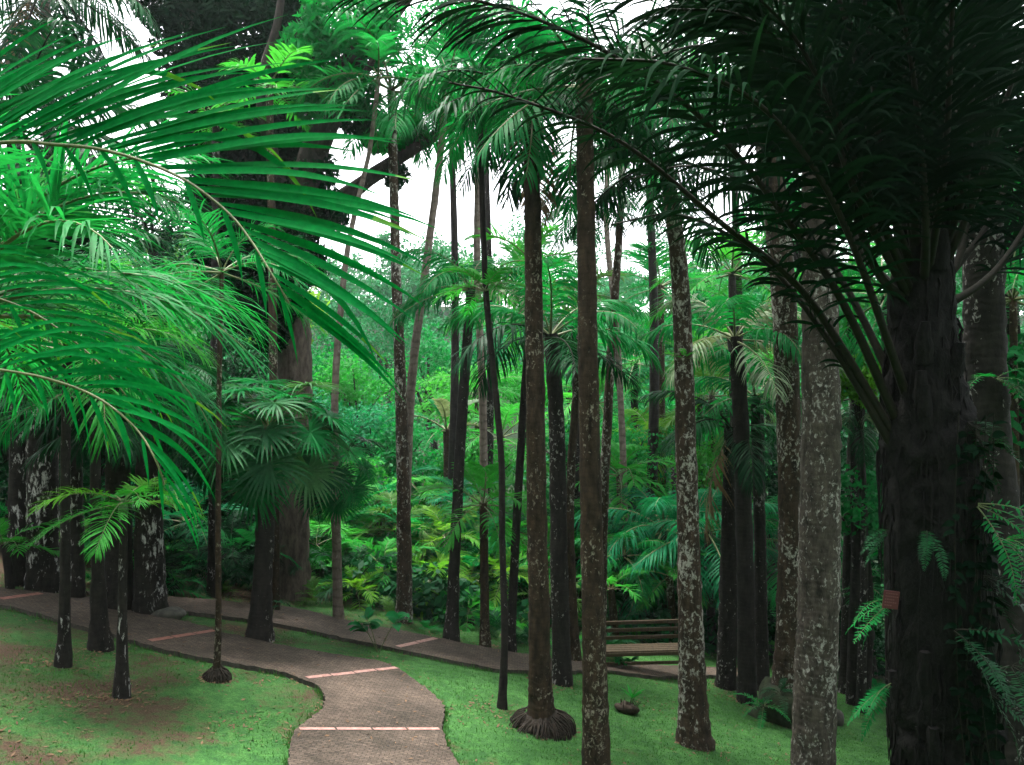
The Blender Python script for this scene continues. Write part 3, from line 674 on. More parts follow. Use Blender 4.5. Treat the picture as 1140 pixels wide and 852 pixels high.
limb([(316, 280, 44, 0), (322, 180, 34, .8), (318, 80, 28, 1.2), (335, -50, 20, 1.5)], mat='limb')
limb([(330, 270, 16, 0), (300, 160, 14, -.6), (292, 90, 11, -1), (310, 20, 8, -1.2), (322, -80, 5, -1.3)], mat='limb')
limb([(345, 190, 15, -.3), (372, 140, 11, -.8), (405, 85, 8, -1.2), (425, 45, 5, -1.5)], mat='limb')
def clump(lst, n, size, mat, name='hanging_foliage'):
    cs = np.array([P(a, b, dT+dd) for a, b, r, dd in lst])-base; rs = np.array([r/F*dT for _, _, r, _ in lst])
    mb = MB(); cloud(mb, cs, rs, n, size, 0, 1.0, .1, 2.6); link(name, mb.mesh(name, LEAF[mat]), tree)
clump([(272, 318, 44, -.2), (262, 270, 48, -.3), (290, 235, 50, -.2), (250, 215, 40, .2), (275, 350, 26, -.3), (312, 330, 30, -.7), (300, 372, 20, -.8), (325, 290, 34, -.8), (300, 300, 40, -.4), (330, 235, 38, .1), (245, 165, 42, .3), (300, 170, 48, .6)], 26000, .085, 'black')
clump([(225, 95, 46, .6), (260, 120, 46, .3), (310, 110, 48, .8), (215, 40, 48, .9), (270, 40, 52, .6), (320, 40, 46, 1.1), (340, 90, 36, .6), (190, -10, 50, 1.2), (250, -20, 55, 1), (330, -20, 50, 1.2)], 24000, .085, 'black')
clump([(352, 190, 24, -.2), (366, 235, 24, .4), (395, 130, 20, -.6), (345, 300, 20, 0), (420, 150, 22, 1.0), (452, 145, 24, 1.2), (500, 125, 22, 1.4), (440, 195, 16, 1)], 5200, .09, 'dark')
clump([(350, 60, 36, -1), (395, 105, 26, -1.2), (375, 20, 40, -1), (420, 30, 30, -1.2), (345, 110, 22, -1), (470, 100, 26, 1)], 3600, .10, 'mid', 'crown')

# ------------------------------------------------------------------ understorey palms and bushes
UND = 'understorey palms filling the valley behind the lower path'
def low(kind, mat, px, py, d, L, label, nf=12, lo=-30, hi=80, w=9, extra=None, name='understorey_palm', cat='palm tree', group=UND):
    p = P(px, py, d); z0 = float(zg(p[0], p[1])); hgt = max(p[2]-z0, .25)
    root = thing(name, label, cat, (p[0], p[1], z0), group)
    r0 = w/2/F*d
    mb = MB(); c = catmull([[.12, 0, -.2], [.06, .03, hgt*.5], [0, 0, hgt]], max(8, int(hgt*6)))
    tube(mb, c, np.linspace(r0*1.15, r0*.9, len(c)), 10, 0, .04); link('trunk', mb.mesh('trunk', BARK[('brown', 'dark', 'mottled')[(px+py) % 3]]), root)
    crown(root, (0, 0, hgt), kind, mat, nf, L, lo, hi, seed=px*3+py, extra=extra)
    return root
low('broad', 'lime', 428, 634, 19.0, 1.5, 'low lime-green palm between the fan palm and the speckled dark palm', 12, -20)
low('broad', 'gold', 478, 646, 18.5, 1.4, 'yellow-green young palm just right of the foot of the speckled dark palm', 10, -10)
low('fan', 'lime', 352, 606, 19.0, 1.1, 'bright fan-leaved little palm beside the big grey tree trunk', 10, -20)
low('feather', 'dark', 396, 648, 18.2, 1.5, 'dim feathery palm at the edge of the lower path below the fan palm', 12, -25)
low('broad', 'mid', 524, 640, 19.2, 1.6, 'mid-green palm between the pale-crowned leaning palm and the bushy slim palm', 13)
low('feather', 'lime', 578, 592, 21.5, 1.9, 'bright feathery palm seen left of the root-ball palm', 13)
low('broad', 'lime', 690, 528, 22.5, 1.9, 'bright star-shaped palm crown above the bench', 13, -15)
low('hang', 'teal', 738, 588, 20.0, 2.5, 'large blue-green weeping palm right behind the bench', 18, -35)
low('hang', 'gold', 728, 486, 26.0, 2.0, 'yellowing palm left of the flared grey-brown palm', 11, -20)
low('feather', 'olive', 792, 440, 24.0, 2.4, 'feathery palm between the flared palm and the bleached-crown palm', 13)
low('feather', 'lime', 664, 448, 30.0, 2.9, 'tall bright palm behind the nearest thick palm', 14)
low('paddle', 'pale', 497, 478, 24.0, 1.9, 'banana-like plant with one pale grey blade, left of centre', 7, 0, 85, extra=('mid', .6), name='banana_plant', cat='banana plant')
low('feather', 'lime', 590, 318, 24.0, 2.7, 'high bright crown framed by the two central trunks', 14)
low('feather', 'mid', 735, 318, 26.0, 2.7, 'high feathery crown against the sky left of the flared palm', 13)
low('feather', 'lime', 815, 302, 19.5, 2.3, 'sunlit comb-like fronds above the bleached-crown palm', 14, -30)
low('hang', 'teal', 788, 590, 18.8, 2.1, 'dim blue-green palm right of the flared palm behind the path end', 14)
low('feather', 'lime', 558, 486, 27.0, 2.4, 'bright palm behind the bushy slim palm', 13)
low('feather', 'teal', 514, 566, 22.0, 1.8, 'blue-green feathery palm behind the pale-crowned leaning palm', 12)
low('feather', 'olive', 466, 588, 22.0, 1.9, 'green palm right of the speckled dark palm at mid height', 12)
low('broad', 'lime', 642, 622, 20.5, 1.5, 'small bright palm between the two central trunks, above the lower path', 11)
low('broad', 'olive', 608, 664, 18.6, 1.2, 'short palm at the lower path edge behind the root-ball palm', 10)
low('hang', 'mid', 694, 618, 19.2, 1.6, 'drooping green palm above the left end of the bench', 12)
low('fine', 'lime', 532, 436, 30.0, 2.5, 'fine-leaved bright palm far back between the slim trunks', 14)
low('feather', 'mid', 706, 402, 30.0, 2.8, 'broad feathery palm in the distance right of the nearest thick palm', 13)
low('broad', 'lime', 768, 404, 28.0, 2.4, 'bright palm half hidden by the flared palm', 12)
low('feather', 'lime', 846, 424, 22.0, 2.1, 'bright palm crown left of the mossy leaning palm', 13)
low('hang', 'mid', 872, 600, 19.0, 1.9, 'dim weeping palm hidden behind the two thick right-hand trunks', 12)
low('hang', 'pale', 950, 470, 15.5, 1.3, 'palm with pale drooping frond tips right of the thickest mottled trunk', 9, -10, 50, extra=('dark', .4))
low('feather', 'mid', 952, 640, 17.0, 1.6, 'dim green palm low between the thickest trunk and the frayed giant', 11)
low('feather', 'teal', 205, 580, 18.0, 1.8, 'blue-green palm in the shade left of the whip-thin palm', 12)
low('hang', 'dark', 258, 610, 17.6, 1.7, 'dark drooping palm between the whip-thin palm and the fan palm', 12)
low('feather', 'mid', 192, 642, 16.8, 1.3, 'low greyish palm beside the stout white-blotched palm', 10)
low('broad', 'lime', 4, 606, 13.9, .9, 'small green palm peeking in at the left edge above the path', 9, -10)
low('hang', 'dark', 108, 560, 18.0, 2.0, 'dark palm in deep shade behind the left trunks', 12)
low('broad', 'lime', 300, 96, 15.5, 1.4, 'bright fronds in front of the dark limbed tree', 9, -20, 60)
low('feather', 'mid', 1128, 330, 11.0, 1.9, 'green fronds at the right edge behind the fern-wrapped trunk', 12)
low('hang', 'mid', 985, 330, 13.5, 1.9, 'drooping fronds glimpsed between giant leaf stalks', 11)
low('feather', 'gold', 330, 340, 22.0, 1.3, 'yellowish palm glimpsed left of the pale thin trunk', 10)
low('feather', 'olive', 640, 330, 22.0, 2.2, 'arching fronds crossing behind the nearest thick palm', 12, -30, 60)
low('feather', 'teal', 420, 560, 24.0, 2.0, 'blue-green palm behind the speckled dark palm', 12)
low('fine', 'mid', 620, 560, 25.0, 2.0, 'feathery palm seen in the gap between the two central trunks', 12)
low('feather', 'lime', 745, 640, 18.6, 1.2, 'low bright palm at the right end of the bench', 10)

low('broad', 'gold', 398, 668, 17.6, 1.0, 'small yellow-green plant at the lower path edge left of the speckled dark palm', 10, -10)
low('broad', 'olive', 442, 590, 21.0, 1.5, 'olive-green palm crown touching the left of the speckled dark palm', 12, -15)
low('feather', 'gold', 496, 598, 20.0, 1.4, 'pale yellow-green palm between the speckled palm and the leaning palm', 11, -15)
low('broad', 'lime', 520, 690, 17.3, .9, 'small bright rosette by the path at the foot of the leaning palm', 9, -5)
low('fan', 'lime', 470, 552, 23.0, 1.2, 'bright fan-leaved palm in the valley right of the speckled palm', 11, -25)
low('broad', 'gold', 560, 640, 18.8, 1.1, 'yellowish young palm behind the thin dark lawn palm', 10, -10)
low('feather', 'lime', 410, 590, 22.0, 1.5, 'bright feathery palm above the right edge of the second fan palm', 12, -20)
low('broad', 'lime', 680, 655, 18.0, 1.0, 'lime young palm just behind the bench back', 10, -5)
low('feather', 'lime', 610, 610, 20.5, 1.4, 'bright feathery palm glimpsed behind the dark leaning palm', 11, -15)
low('broad', 'lime', 340, 640, 18.5, 1.0, 'bright low palm at the right foot of the big grey trunk', 10, -10)

B = bush
B('bright round bush left of the speckled dark palm, uppermost of the pair', 398, 430, 30, 2.3, 'lime', .045)
B('dense green bush behind the speckled dark palm', 440, 505, 26, 1.9, 'mid', .05)
B('lime bush just above the fan palm crown', 392, 540, 24, 1.6, 'lime', .055)
B('large pale green bush in the middle distance between the two leaning trunks', 478, 410, 38, 3.2, 'mid', .04)
B('rounded bush behind the pale thin trunk', 356, 420, 34, 2.8, 'mid', .045)
B('bush with bright tops left of the pale-crowned leaning palm', 508, 445, 34, 2.3, 'lime', .05)
B('blue-green tree crown in the far gap at the centre', 552, 400, 42, 3.2, 'teal', .04)
B('far tree crown under the white sky, left of centre', 430, 372, 46, 3.4, 'far', .035)
B('bright bush behind the root-ball palm', 584, 432, 36, 2.6, 'lime', .05)
B('green bush between the two central trunks', 640, 500, 28, 2.0, 'mid', .05)
B('leafy bush behind the mottled slim palm', 705, 468, 34, 2.6, 'mid', .045)
B('dense bush behind the bench, left of the weeping palm', 712, 560, 26, 2.0, 'mid', .05)
B('dark green far tree right of the two central trunks', 640, 410, 42, 3.2, 'far', .04)
B('far tree crown left of the flared palm', 745, 430, 38, 3.0, 'far', .04)
B('yellow-leaved bush in the gap of the dark tree', 316, 352, 24, 1.5, 'gold', .08)
B('shaded bush behind the big grey trunk', 338, 470, 27, 2.2, 'teal', .05)
B('bush behind the bleached-crown palm', 812, 505, 26, 2.2, 'mid', .05)
B('tall leafy bush between the bleached-crown palm and the mossy palm', 852, 350, 28, 3.0, 'mid', .05)
B('bright broad-leaved bush right of the thickest mottled trunk', 948, 322, 15.5, 1.25, 'lime', .10)
B('yellow-green bush lower right of the thickest mottled trunk', 958, 420, 15, 1.0, 'gold', .10)
B('green bush high between the two thick right-hand trunks', 898, 230, 21, 2.2, 'mid', .06)
B('shaded bush beside the frayed giant at mid height', 962, 560, 15.5, 1.3, 'mid', .08)
B('dark treetop behind the big grey trunk of the limbed tree', 258, 400, 24, 1.9, 'dark', .05)
B('dark treetop in the sky gap left of the limbed tree', 172, 240, 22, 1.9, 'dark', .05)
B('olive treetop low in the sky gap left of the limbed tree', 195, 300, 24, 2.0, 'olive', .05)
B('dense blue-green bush right of the mottled slim palm, over the bench', 700, 500, 25, 1.9, 'mid', .05)
B('bright bush low between the bleached-crown palm and the flared palm', 796, 530, 23, 1.7, 'lime', .05)
B('leafy bush between the nearest thick palm and the root-ball palm, low', 628, 575, 23, 1.5, 'mid', .055)
B('rounded bush right of the leaning palm at mid height', 536, 520, 26, 1.9, 'lime', .05)
B('bush between the speckled dark palm and the leaning palm, mid height', 482, 520, 26, 1.9, 'mid', .05)
B('blue-green bush between the fan palms and the speckled dark palm', 412, 480, 27, 1.8, 'teal', .05)
B('tall bush behind the flared palm at horizon height', 775, 350, 30, 2.6, 'mid', .05)
B('leafy crown at the upper right edge', 1122, 190, 12, 1.9, 'mid', .08)
B('leafy bush at the right edge beside the fern-wrapped trunk', 1140, 420, 11.5, 1.4, 'mid', .09)
B('dark bush in deep shade behind the frayed giant', 1010, 560, 18, 3.0, 'dark', .05)
B('dark bush low behind the right lawn', 930, 690, 19.5, 1.8, 'dark', .05)
B('dark bush at the right edge behind everything', 1135, 620, 14, 2.6, 'dark', .05)
B('dark bush behind the thickest trunk at mid height', 900, 520, 24, 2.8, 'dark', .05)
B('shaded bush behind the tall back group, far left', 25, 500, 21, 3.2, 'dark', .05)
B('shaded bush behind the small yellow-green palm', 120, 500, 21, 3.2, 'dark', .05)
B('shaded bush behind the whip-thin palm', 215, 500, 22, 3.0, 'dark', .05)
B('dark bush low on the far side of the path at left', 150, 610, 18.5, 1.8, 'black', .05)
B('dark bush between the whip-thin palm and fan palm', 250, 560, 20, 2.2, 'black', .05)
B('tall dark bush behind the left hanging fronds', 110, 400, 20, 3.2, 'dark', .05)
B('tall dark bush behind the left edge fronds', 10, 380, 19, 2.8, 'dark', .05)
B('leafy green treetop in the upper centre behind the slim trunks', 540, 100, 25, 1.7, 'mid', .06)
B('bright leafy treetop high behind the root-ball palm', 590, 70, 24, 2.6, 'mid', .06)
B('bright treetop seen through giant fronds at upper right', 815, 95, 21, 2.0, 'lime', .07)
B('green treetop at the top of the picture right of the leaning limb', 500, 40, 23, 1.8, 'mid', .06)
B('treetop behind the giant fronds above the flared palm', 720, 90, 24, 2.4, 'dark', .06)

# ------------------------------------------------------------------ undergrowth: ferns and seedlings nobody could count
arrs = []
for kind, mat in (('fern', 'mid'), ('broad', 'dark'), ('feather', 'mid')):
    for e in (62, 40, 16):
        for me in species(kind, mat, e):
            v = np.zeros(len(me.vertices)*3); me.vertices.foreach_get('co', v); v = v.reshape(-1, 3)
            f = np.array([p.vertices[:] for p in me.polygons if len(p.vertices) == 4]); mi = np.array([p.material_index for p in me.polygons if len(p.vertices) == 4])
            arrs.append((v, f[mi == 0]))
mb = MB(); umats = [LEAF[k] for k in ('dark', 'mid', 'lime', 'olive', 'black')]
cnt = 0
while cnt < 620:
    yy = 15.4+17*rng.random()**1.4; xx = rng.uniform(-.85, .85)*yy
    px = CX+xx/yy*F
    if px < 100 and yy < 17: continue
    if inside(poly2, np.array([xx]), np.array([yy]))[0] or inside(poly1, np.array([xx]), np.array([yy]))[0]: continue
    edge = np.interp(px, [0, 120, 324, 500, 620, 720, 800, 1140], [14.5, 15.2, 16.2, 16.0, 15.9, 16.3, 18.2, 19.2])
    if yy < edge: continue
    cnt += 1; z = float(zg(xx, yy)); sc0 = rng.uniform(.5, 1.25)*(1.0 if yy < 20 else 1.7); lift = rng.choice([0, 0, .3, .8]) if yy < 20 else rng.uniform(0, 2.2)
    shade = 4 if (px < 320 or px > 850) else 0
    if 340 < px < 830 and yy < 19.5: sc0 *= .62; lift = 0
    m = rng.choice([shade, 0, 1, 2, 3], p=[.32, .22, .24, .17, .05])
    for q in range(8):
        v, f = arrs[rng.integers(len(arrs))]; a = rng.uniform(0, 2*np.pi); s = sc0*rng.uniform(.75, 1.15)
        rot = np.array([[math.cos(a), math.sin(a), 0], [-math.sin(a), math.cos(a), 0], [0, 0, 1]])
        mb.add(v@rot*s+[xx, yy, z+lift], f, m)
c, r = [], []
for q in range(260):
    yy = 16.2+22*rng.random()**1.3; xx = rng.uniform(-.85, .85)*yy; px = CX+xx/yy*F
    if yy < np.interp(px, [0, 800, 850, 1140], [16.6, 17.2, 19.5, 20.5]): continue
    z = float(zg(xx, yy)); rr = rng.uniform(.35, .9)*(1 if yy < 22 else 1.6); c.append([xx, yy, z+rr*.6]); r.append(rr)
cloud(mb, c, r, 42000, .17, 0)
tag(link('undergrowth', mb.mesh('undergrowth', umats)), 'dense dark undergrowth of ferns and seedlings behind the lower path', 'undergrowth', None, 'stuff')

# ------------------------------------------------------------------ bench
WOOD = plain('weathered_bench_wood', (.026, .019, .011), (.066, .049, .028), 8, .75, .3, (6, 1, 1))
bp = P(716, 750, 15.35); zb = float(zg(bp[0], bp[1]))+H
bench = thing('park_bench', 'weathered wooden slatted bench on the lower path between two trunks', 'bench', (bp[0], bp[1], zb)); bench.rotation_euler = (0, R(-3.5), R(-6))
Lb = 1.86
def slat(name, y, z, sy, sz, rx=0, L=Lb):
    mb = MB(); box(mb, (0, y, z), L, sy, sz, 0, .006, 0, rx); link(name, mb.mesh(name, WOOD), bench)
for y, z in ((.287, .83), (.268, .69), (.248, .55)): slat('back_slat', y, z, .03, .075, R(10))
for y in (-.20, -.09, .02, .13): slat('seat_slat', y, .43, .09, .035)
slat('stretcher', -.18, .19, .035, .06)
slat('front_rail', -.245, .385, .03, .07)
for sx in (-.86, .86):
    mb = MB(); box(mb, (sx, -.2, .205), .06, .06, .41); link('leg', mb.mesh('leg', WOOD), bench)
    mb = MB(); box(mb, (sx, .235, .44), .055, .05, .9, 0, .006, 0, R(8)); link('back_post', mb.mesh('back_post', WOOD), bench)
    mb = MB(); box(mb, (sx, .01, .395), .05, .42, .032); link('seat_bearer', mb.mesh('seat_bearer', WOOD), bench)

# ------------------------------------------------------------------ small things on the ground
def place(px, py): d = hit(px, py); p = P(px, py, d); return p[0], p[1], float(zg(p[0], p[1]))
HUSK = plain('brown_husk', (.010, .008, .006), (.045, .033, .024), 12, .9, .7)
def blob(rx, ry, rz, seed, amp=.14):
    r = np.random.default_rng(seed); mb = MB(); n, m = 14, 18; vs = []
    fr = r.normal(0, 1, (5, 3))*3; ph = r.uniform(0, 6, 5)
    for i in range(n+1):
        th = math.pi*i/n
        for j in range(m):
            a = 2*math.pi*j/m; u = np.array([math.sin(th)*math.cos(a), math.sin(th)*math.sin(a), math.cos(th)])
            k = 1+amp*np.mean(np.sin(fr@u+ph))*1.6; vs.append(u*k*[rx, ry, rz])
    f = [[i*m+j, i*m+(j+1) % m, (i+1)*m+(j+1) % m, (i+1)*m+j] for i in range(n) for j in range(m)]
    mb.add(vs, f); return mb
x, y, z = place(698, 794)
husk = thing('coconut_husk', 'broken brown coconut husk with a green sprout lying on the lawn', 'coconut', (x, y, z))
mb = blob(.17, .13, .10, 3, .3); mb.v[0] = mb.v[0]+[0, 0, .07]; link('shell', mb.mesh('shell', HUSK), husk)
mb = MB()
for q in range(26):
    a = rng.uniform(0, 6.28); r0 = rng.uniform(.06, .15); p0 = [r0*math.cos(a), r0*.8*math.sin(a), .10]; p1 = [r0*1.35*math.cos(a)+.02, r0*math.sin(a), .17+rng.uniform(-.04, .09)]
    tube(mb, catmull([p0, p1], 4), np.linspace(.010, .003, 4), 4)
link('fibre', mb.mesh('fibre', HUSK), husk)
mb = MB(); tube(mb, catmull([[.05, 0, .1], [.07, 0, .2], [.1, 0, .30]], 6), np.linspace(.008, .004, 6), 5)
strips(mb, np.repeat([[.08, 0, .24]], 7, 0), np.stack([np.cos(np.arange(7)*.9), np.sin(np.arange(7)*.9), np.full(7, .9)], 1), rng.normal(0, 1, (7, 3)), .26, .022, 4, .3, .2)
link('sprout', mb.mesh('sprout', LEAF['lime']), husk)

def leafy(px, py, label, h, leaves, mat, seed, name='young_plant', spread=.25, ll=.24, wl=.05):
    x, y, z = place(px, py); root = thing(name, label, 'plant', (x, y, z)); r = np.random.default_rng(seed)
    st = MB(); lf = MB()
    for q in range(3):
        e = np.array([r.uniform(-spread, spread), r.uniform(-spread, spread), h*r.uniform(.65, 1)])
        tube(st, catmull([[0, 0, -.03], e*.5+[0, 0, .05], e], 8), np.linspace(.009, .004, 8), 5)
        n = leaves; a = r.uniform(0, 6.28, n); B_ = np.repeat(e[None], n, 0)*r.uniform(.65, 1, (n, 1))
        strips(lf, B_, np.stack([np.cos(a), np.sin(a), r.uniform(.0, .7, n)], 1), np.tile([0, 0, 1.], (n, 1))+r.normal(0, .3, (n, 3)), ll, wl, 6, .35, .25)
    link('stem', st.mesh('stem', RIB), root); link('foliage', lf.mesh('foliage', LEAF[mat]), root)
leafy(421, 727, 'small sapling with broad leaves on the grass strip between both paths', .62, 6, 'mid', 4, spread=.42, ll=.30, wl=.085)
leafy(697, 749, 'low green seedling at the path edge in front of the bench', .22, 9, 'mid', 5, spread=.2, ll=.2, wl=.035)
leafy(302, 690, 'thin seedling beside the fan palm foot on the lower path edge', .4, 5, 'dark', 6, spread=.15, ll=.18, wl=.03)
leafy(985, 790, 'leafy green seedling at the foot of the frayed giant', .5, 8, 'mid', 9, spread=.25, ll=.3, wl=.07)
ROCK = plain('dark_mossy_stone', (.02, .022, .018), (.075, .07, .06), 7, .9, .8)
for px, py, rr, lab in ((187, 690, (.30, .22, .13), 'low flat dark stone at the foot of the stout white-blotched palm'), (931, 806, (.15, .15, .17), 'dark upright stone behind the thickest mottled trunk')):
    x, y, z = place(px, py); mb = blob(*rr, px); mb.v[0] = mb.v[0]+[0, 0, rr[2]*.6]
    tag(link('stone', mb.mesh('stone', ROCK), None, (x, y, z)), lab, 'stone')
# mossy mound of roots at the foot of the leaning palm, a part of that palm
MOSS = plain('mossy_root_mound', (.010, .014, .008), (.030, .038, .020), 9, .95, .8)
mb = blob(.55, .5, .55, 12, .25); link('root_mound', mb.mesh('root_mound', MOSS), mossy, (.02, .05, .12))
def fern(x, y, z, label, n=9, L=.6, mat='mid', az0=None, spread=360, lo=-20, hi=70, group=None, seed=1):
    root = thing('fern', label, 'fern', (x, y, z), group); crown(root, (0, 0, 0), 'fern', mat, n, L, lo, hi, seed, az0, spread); return root
q = P(850, 792, mossy.location.y-.35); fern(q[0], q[1], q[2]+.1, 'fern on the left side of the mossy root mound', 9, .55, 'mid', seed=4)
q = P(868, 770, mossy.location.y-.45); fern(q[0], q[1], q[2], 'fern growing high on the front of the mossy root mound', 8, .5, 'dark', seed=5)
# ferns and sprigs hanging on the giant palm trunk
FG = 'ferns growing on the frayed giant palm'
for k, (px, py, dd, az, L, mt, lab) in enumerate([
    (996, 668, 5.35, 180, .42, 'mid', 'green fern pointing left beside the small red sign'),
    (994, 760, 5.35, 190, .40, 'mid', 'feathery fern low on the left edge of the giant palm'),
    (992, 590, 5.4, 175, .30, 'dark', 'small dim fern on the left edge of the giant palm at mid height'),
    (1085, 560, 5.2, -40, .62, 'mid', 'long green fern trailing right from the giant palm at shoulder height'),
    (1092, 640, 5.2, -35, .60, 'dark', 'long fern trailing down right below the shoulder-height one'),
    (1060, 700, 5.1, -50, .62, 'dark', 'dark drooping fern across the front of the giant palm'),
    (1098, 770, 5.2, -20, .5, 'dark', 'fern low on the right side of the giant palm'),
    (1032, 590, 5.05, -95, .32, 'dark', 'tiny dark fern on the front of the giant palm'),
    (1075, 470, 5.3, -10, .55, 'dark', 'fern sprouting just below the crown of the giant palm')]):
    q = P(px, py, dd); fern(q[0], q[1], q[2], lab, 4, L, mt, az, 70, -55, 20, FG, k)
q = P(1118, 600, 7.0); fern(q[0], q[1], q[2], 'fern on the fern-wrapped trunk at lower right', 7, .6, 'mid', -90, 200, -40, 40, None, 3)
q = P(1108, 420, 7.1); fern(q[0], q[1], q[2], 'fern on the fern-wrapped trunk at mid height', 7, .55, 'mid', -60, 200, -40, 40, None, 5)
q = P(1125, 740, 6.9); fern(q[0], q[1], q[2], 'fern low on the fern-wrapped trunk', 7, .6, 'dark', -90, 200, -40, 40, None, 6)
# the tuft that sits on the thin palm in the middle
q = P(539, 322, hit(559, 789)-.06); tuft = thing('fern', 'bright spiky tuft of fern perched on the thin dark central palm', 'fern', tuple(q)); crown(tuft, (0, 0, 0), 'broad', 'lime', 12, .78, 0, 75, 7)
q = P(762, 398, hit(773, 829)-.12); fern(q[0], q[1], q[2], 'little bright fern perched halfway up the flared palm', 9, .35, 'lime', None, 360, 0, 70, None, 8)
# creeper with small leaves on the right flank of the giant palm
q0 = P(1088, 500, 5.3); vine = thing('creeper', 'green leafy creeper climbing the right flank of the frayed giant', 'creeper', tuple(q0))
st = MB(); lf = MB()
for k in range(7):
    cv = catmull([P(1070+k*6+rng.uniform(-8, 8), yy, 5.22+rng.uniform(-.05, .08)) for yy in (860, 760, 660, 570, 480+rng.uniform(-30, 40))], 40)-q0
    tube(st, cv, np.full(40, .004), 4)
    n = 34; idx = rng.integers(0, 40, n); a = rng.uniform(0, 6.28, n)
    strips(lf, cv[idx], np.stack([np.cos(a), -np.abs(np.sin(a))*.6, rng.uniform(-.7, .3, n)], 1), rng.normal(0, .5, (n, 3))+[0, -.6, .5], rng.uniform(.05, .12, n), rng.uniform(.012, .03, n), 4, .4, .2)
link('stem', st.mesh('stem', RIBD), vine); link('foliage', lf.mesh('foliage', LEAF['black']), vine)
# red plant sign
SIGN = plain('red_brown_sign_plate', (.045, .010, .013), (.062, .016, .018), 5, .5, .05); INK = plain('pale_lettering', (.09, .04, .042), (.11, .05, .05), 5, .6, .05)
q = P(992, 668, 5.12)
sg = thing('plant_sign', 'small red plate with lines of lettering on the giant palm trunk', 'sign', tuple(q)); sg.rotation_euler = (0, R(8), R(4))
mb = MB(); box(mb, (0, 0, 0), .105, .006, .115, 0, .002); link('plate', mb.mesh('plate', SIGN), sg)
mb = MB()
for k, w_ in enumerate((.07, .085, .06, .08, .05)):
    xx = -.042
    while xx < -.042+w_:
        l = rng.uniform(.006, .014); box(mb, (xx+l/2, -.0042, .04-k*.019), l*.85, .002, .007, 0, .0005); xx += l+.003
link('lettering', mb.mesh('lettering', INK), sg)

# brown leaf litter lying on the lawn
x = rng.uniform(-9, 12, 30000); y = 6.6+11.5*rng.random(30000)
pn = np.sin(x*1.1+1.7*np.sin(y*.9))*np.cos(y*1.5+.9*np.sin(x*1.6))+rng.normal(0, .35, len(x))
keep = rng.random(len(x)) < .10
k = (pn > np.where(x < -1, .25, .85)) & ~(inside(poly1, x, y) | inside(poly2, x, y)); zz = np.zeros(len(x)); onp = inside(poly1, x, y) | inside(poly2, x, y); zz[onp] = H
k = k | (onp & keep); x, y, zz = x[k], y[k], zz[k]
fx, fy = [], []
for X, Y in FEET:
    q = rng.integers(60, 150); a = rng.uniform(0, 6.28, q); r = .16+.5*rng.random(q)**1.8; fx.append(X+r*np.cos(a)); fy.append(Y+r*np.sin(a))
x = np.concatenate([x]+fx); y = np.concatenate([y]+fy); zz = np.concatenate([zz, np.zeros(len(x)-len(zz))]); n = len(x)
c = np.stack([x, y, zg(x, y)+zz+rng.uniform(.006, .022, n)], 1); a = rng.uniform(0, 6.28, n); l = rng.uniform(.012, .042, n)[:, None]
e = np.stack([np.cos(a), np.sin(a), rng.normal(0, .25, n)], 1)*l; g = np.stack([-np.sin(a), np.cos(a), rng.normal(0, .3, n)], 1)*l*.35
mb = MB(); mb.add(np.stack([c-e, c-g, c+e, c+g], 1), np.arange(4*n).reshape(-1, 4), 0, False)
tag(link('leaf_litter', mb.mesh('leaf_litter', plain('dry_leaf', (.035, .022, .014), (.13, .080, .045), 3, .9, .1))), 'dry brown leaf litter scattered in patches over the lawn', 'leaf litter', None, 'stuff')



# ------------------------------------------------------------------ the damp air
HZ = bpy.data.materials.new('damp_air'); HZ.use_nodes = True; n_ = HZ.node_tree.nodes; n_.clear()
pv = n_.new('ShaderNodeVolumePrincipled'); pv.inputs['Color'].default_value = (.86, .93, 1, 1); pv.inputs['Density'].default_value = .00025; pv.inputs['Anisotropy'].default_value = .2
oo = n_.new('ShaderNodeOutputMaterial'); HZ.node_tree.links.new(pv.outputs[0], oo.inputs['Volume'])
bpy.context.view_layer.update()
zz = [(o_.matrix_world @ __import__('mathutils').Vector(c_)).z for o_ in S.objects if o_.type == 'MESH' for c_ in o_.bound_box]
za, zb_ = min(zz)-1, max(zz)+.5
mb = MB(); box(mb, (0, 100, (za+zb_)/2), 840, 840, zb_-za, 0, .01)
o = link('haze', mb.mesh('haze', HZ)); o['kind'] = 'stuff'; o['label'] = 'thin damp air over the whole garden and hillside'; o['category'] = 'haze'

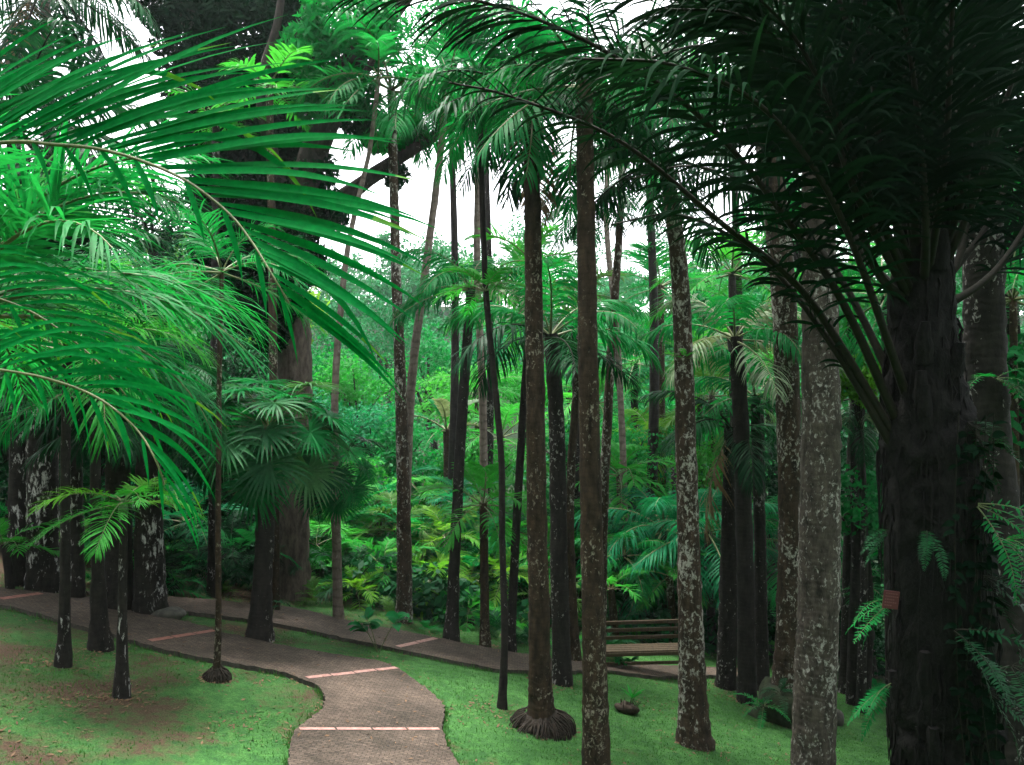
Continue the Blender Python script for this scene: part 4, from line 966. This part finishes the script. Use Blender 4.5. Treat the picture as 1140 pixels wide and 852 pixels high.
# ------------------------------------------------------------------ camera, light, render
cam = bpy.data.cameras.new('camera'); co = bpy.data.objects.new('camera', cam); COL.objects.link(co)
co.location = (0, 0, 0); co.rotation_euler = (R(90), 0, 0); cam.sensor_width = 36; cam.lens = 28.0; cam.clip_start = .05; cam.clip_end = 2000
S.camera = co
W = bpy.data.worlds.new('World'); S.world = W; W.use_nodes = True; nt = W.node_tree; nt.nodes.clear()
EL, AZ = R(77), R(-40)
sky = nt.nodes.new('ShaderNodeTexSky'); sky.sky_type = 'NISHITA'; sky.sun_disc = False; sky.sun_elevation = EL; sky.sun_rotation = AZ; sky.dust_density = 4; sky.air_density = 1.0
tc = nt.nodes.new('ShaderNodeTexCoord')
cl = ramp(nt, noise(nt, tc.outputs['Generated'], 2.2, 5), [(.3, (7.5, 7.7, 8.0)), (.7, (10, 10, 10))])
bg = nt.nodes.new('ShaderNodeBackground'); bg.inputs[1].default_value = .085
nt.links.new(mixc(nt, .82, sky.outputs[0], cl), bg.inputs[0])
ow = nt.nodes.new('ShaderNodeOutputWorld'); nt.links.new(bg.outputs[0], ow.inputs[0])
sun = bpy.data.lights.new('sun', 'SUN'); sun.energy = 3.4; sun.angle = R(20); sun.color = (1, .96, .9)
so = bpy.data.objects.new('sun', sun); COL.objects.link(so)
# sun_rotation is measured clockwise from +Y; the lamp points away from that direction
dirv = np.array([math.sin(AZ)*math.cos(EL), math.cos(AZ)*math.cos(EL), math.sin(EL)])
from mathutils import Vector
so.rotation_euler = Vector(tuple(dirv)).to_track_quat('Z', 'Y').to_euler()
vs = S.view_settings; vs.view_transform = 'Standard'; vs.look = 'None'; vs.exposure = 2.6; vs.gamma = 1
try: vs.use_curve_mapping = False
except Exception: pass
S.render.engine = 'CYCLES'; cy = S.cycles
cy.max_bounces = 7; cy.diffuse_bounces = 4; cy.glossy_bounces = 2; cy.transmission_bounces = 5; cy.volume_bounces = 1; cy.use_adaptive_sampling = True; cy.adaptive_threshold = .02
cy.sample_clamp_indirect = 6; cy.caustics_reflective = False; cy.caustics_refractive = False
cy.use_denoising = True
try: cy.denoiser = 'OPENIMAGEDENOISE'
except Exception: pass
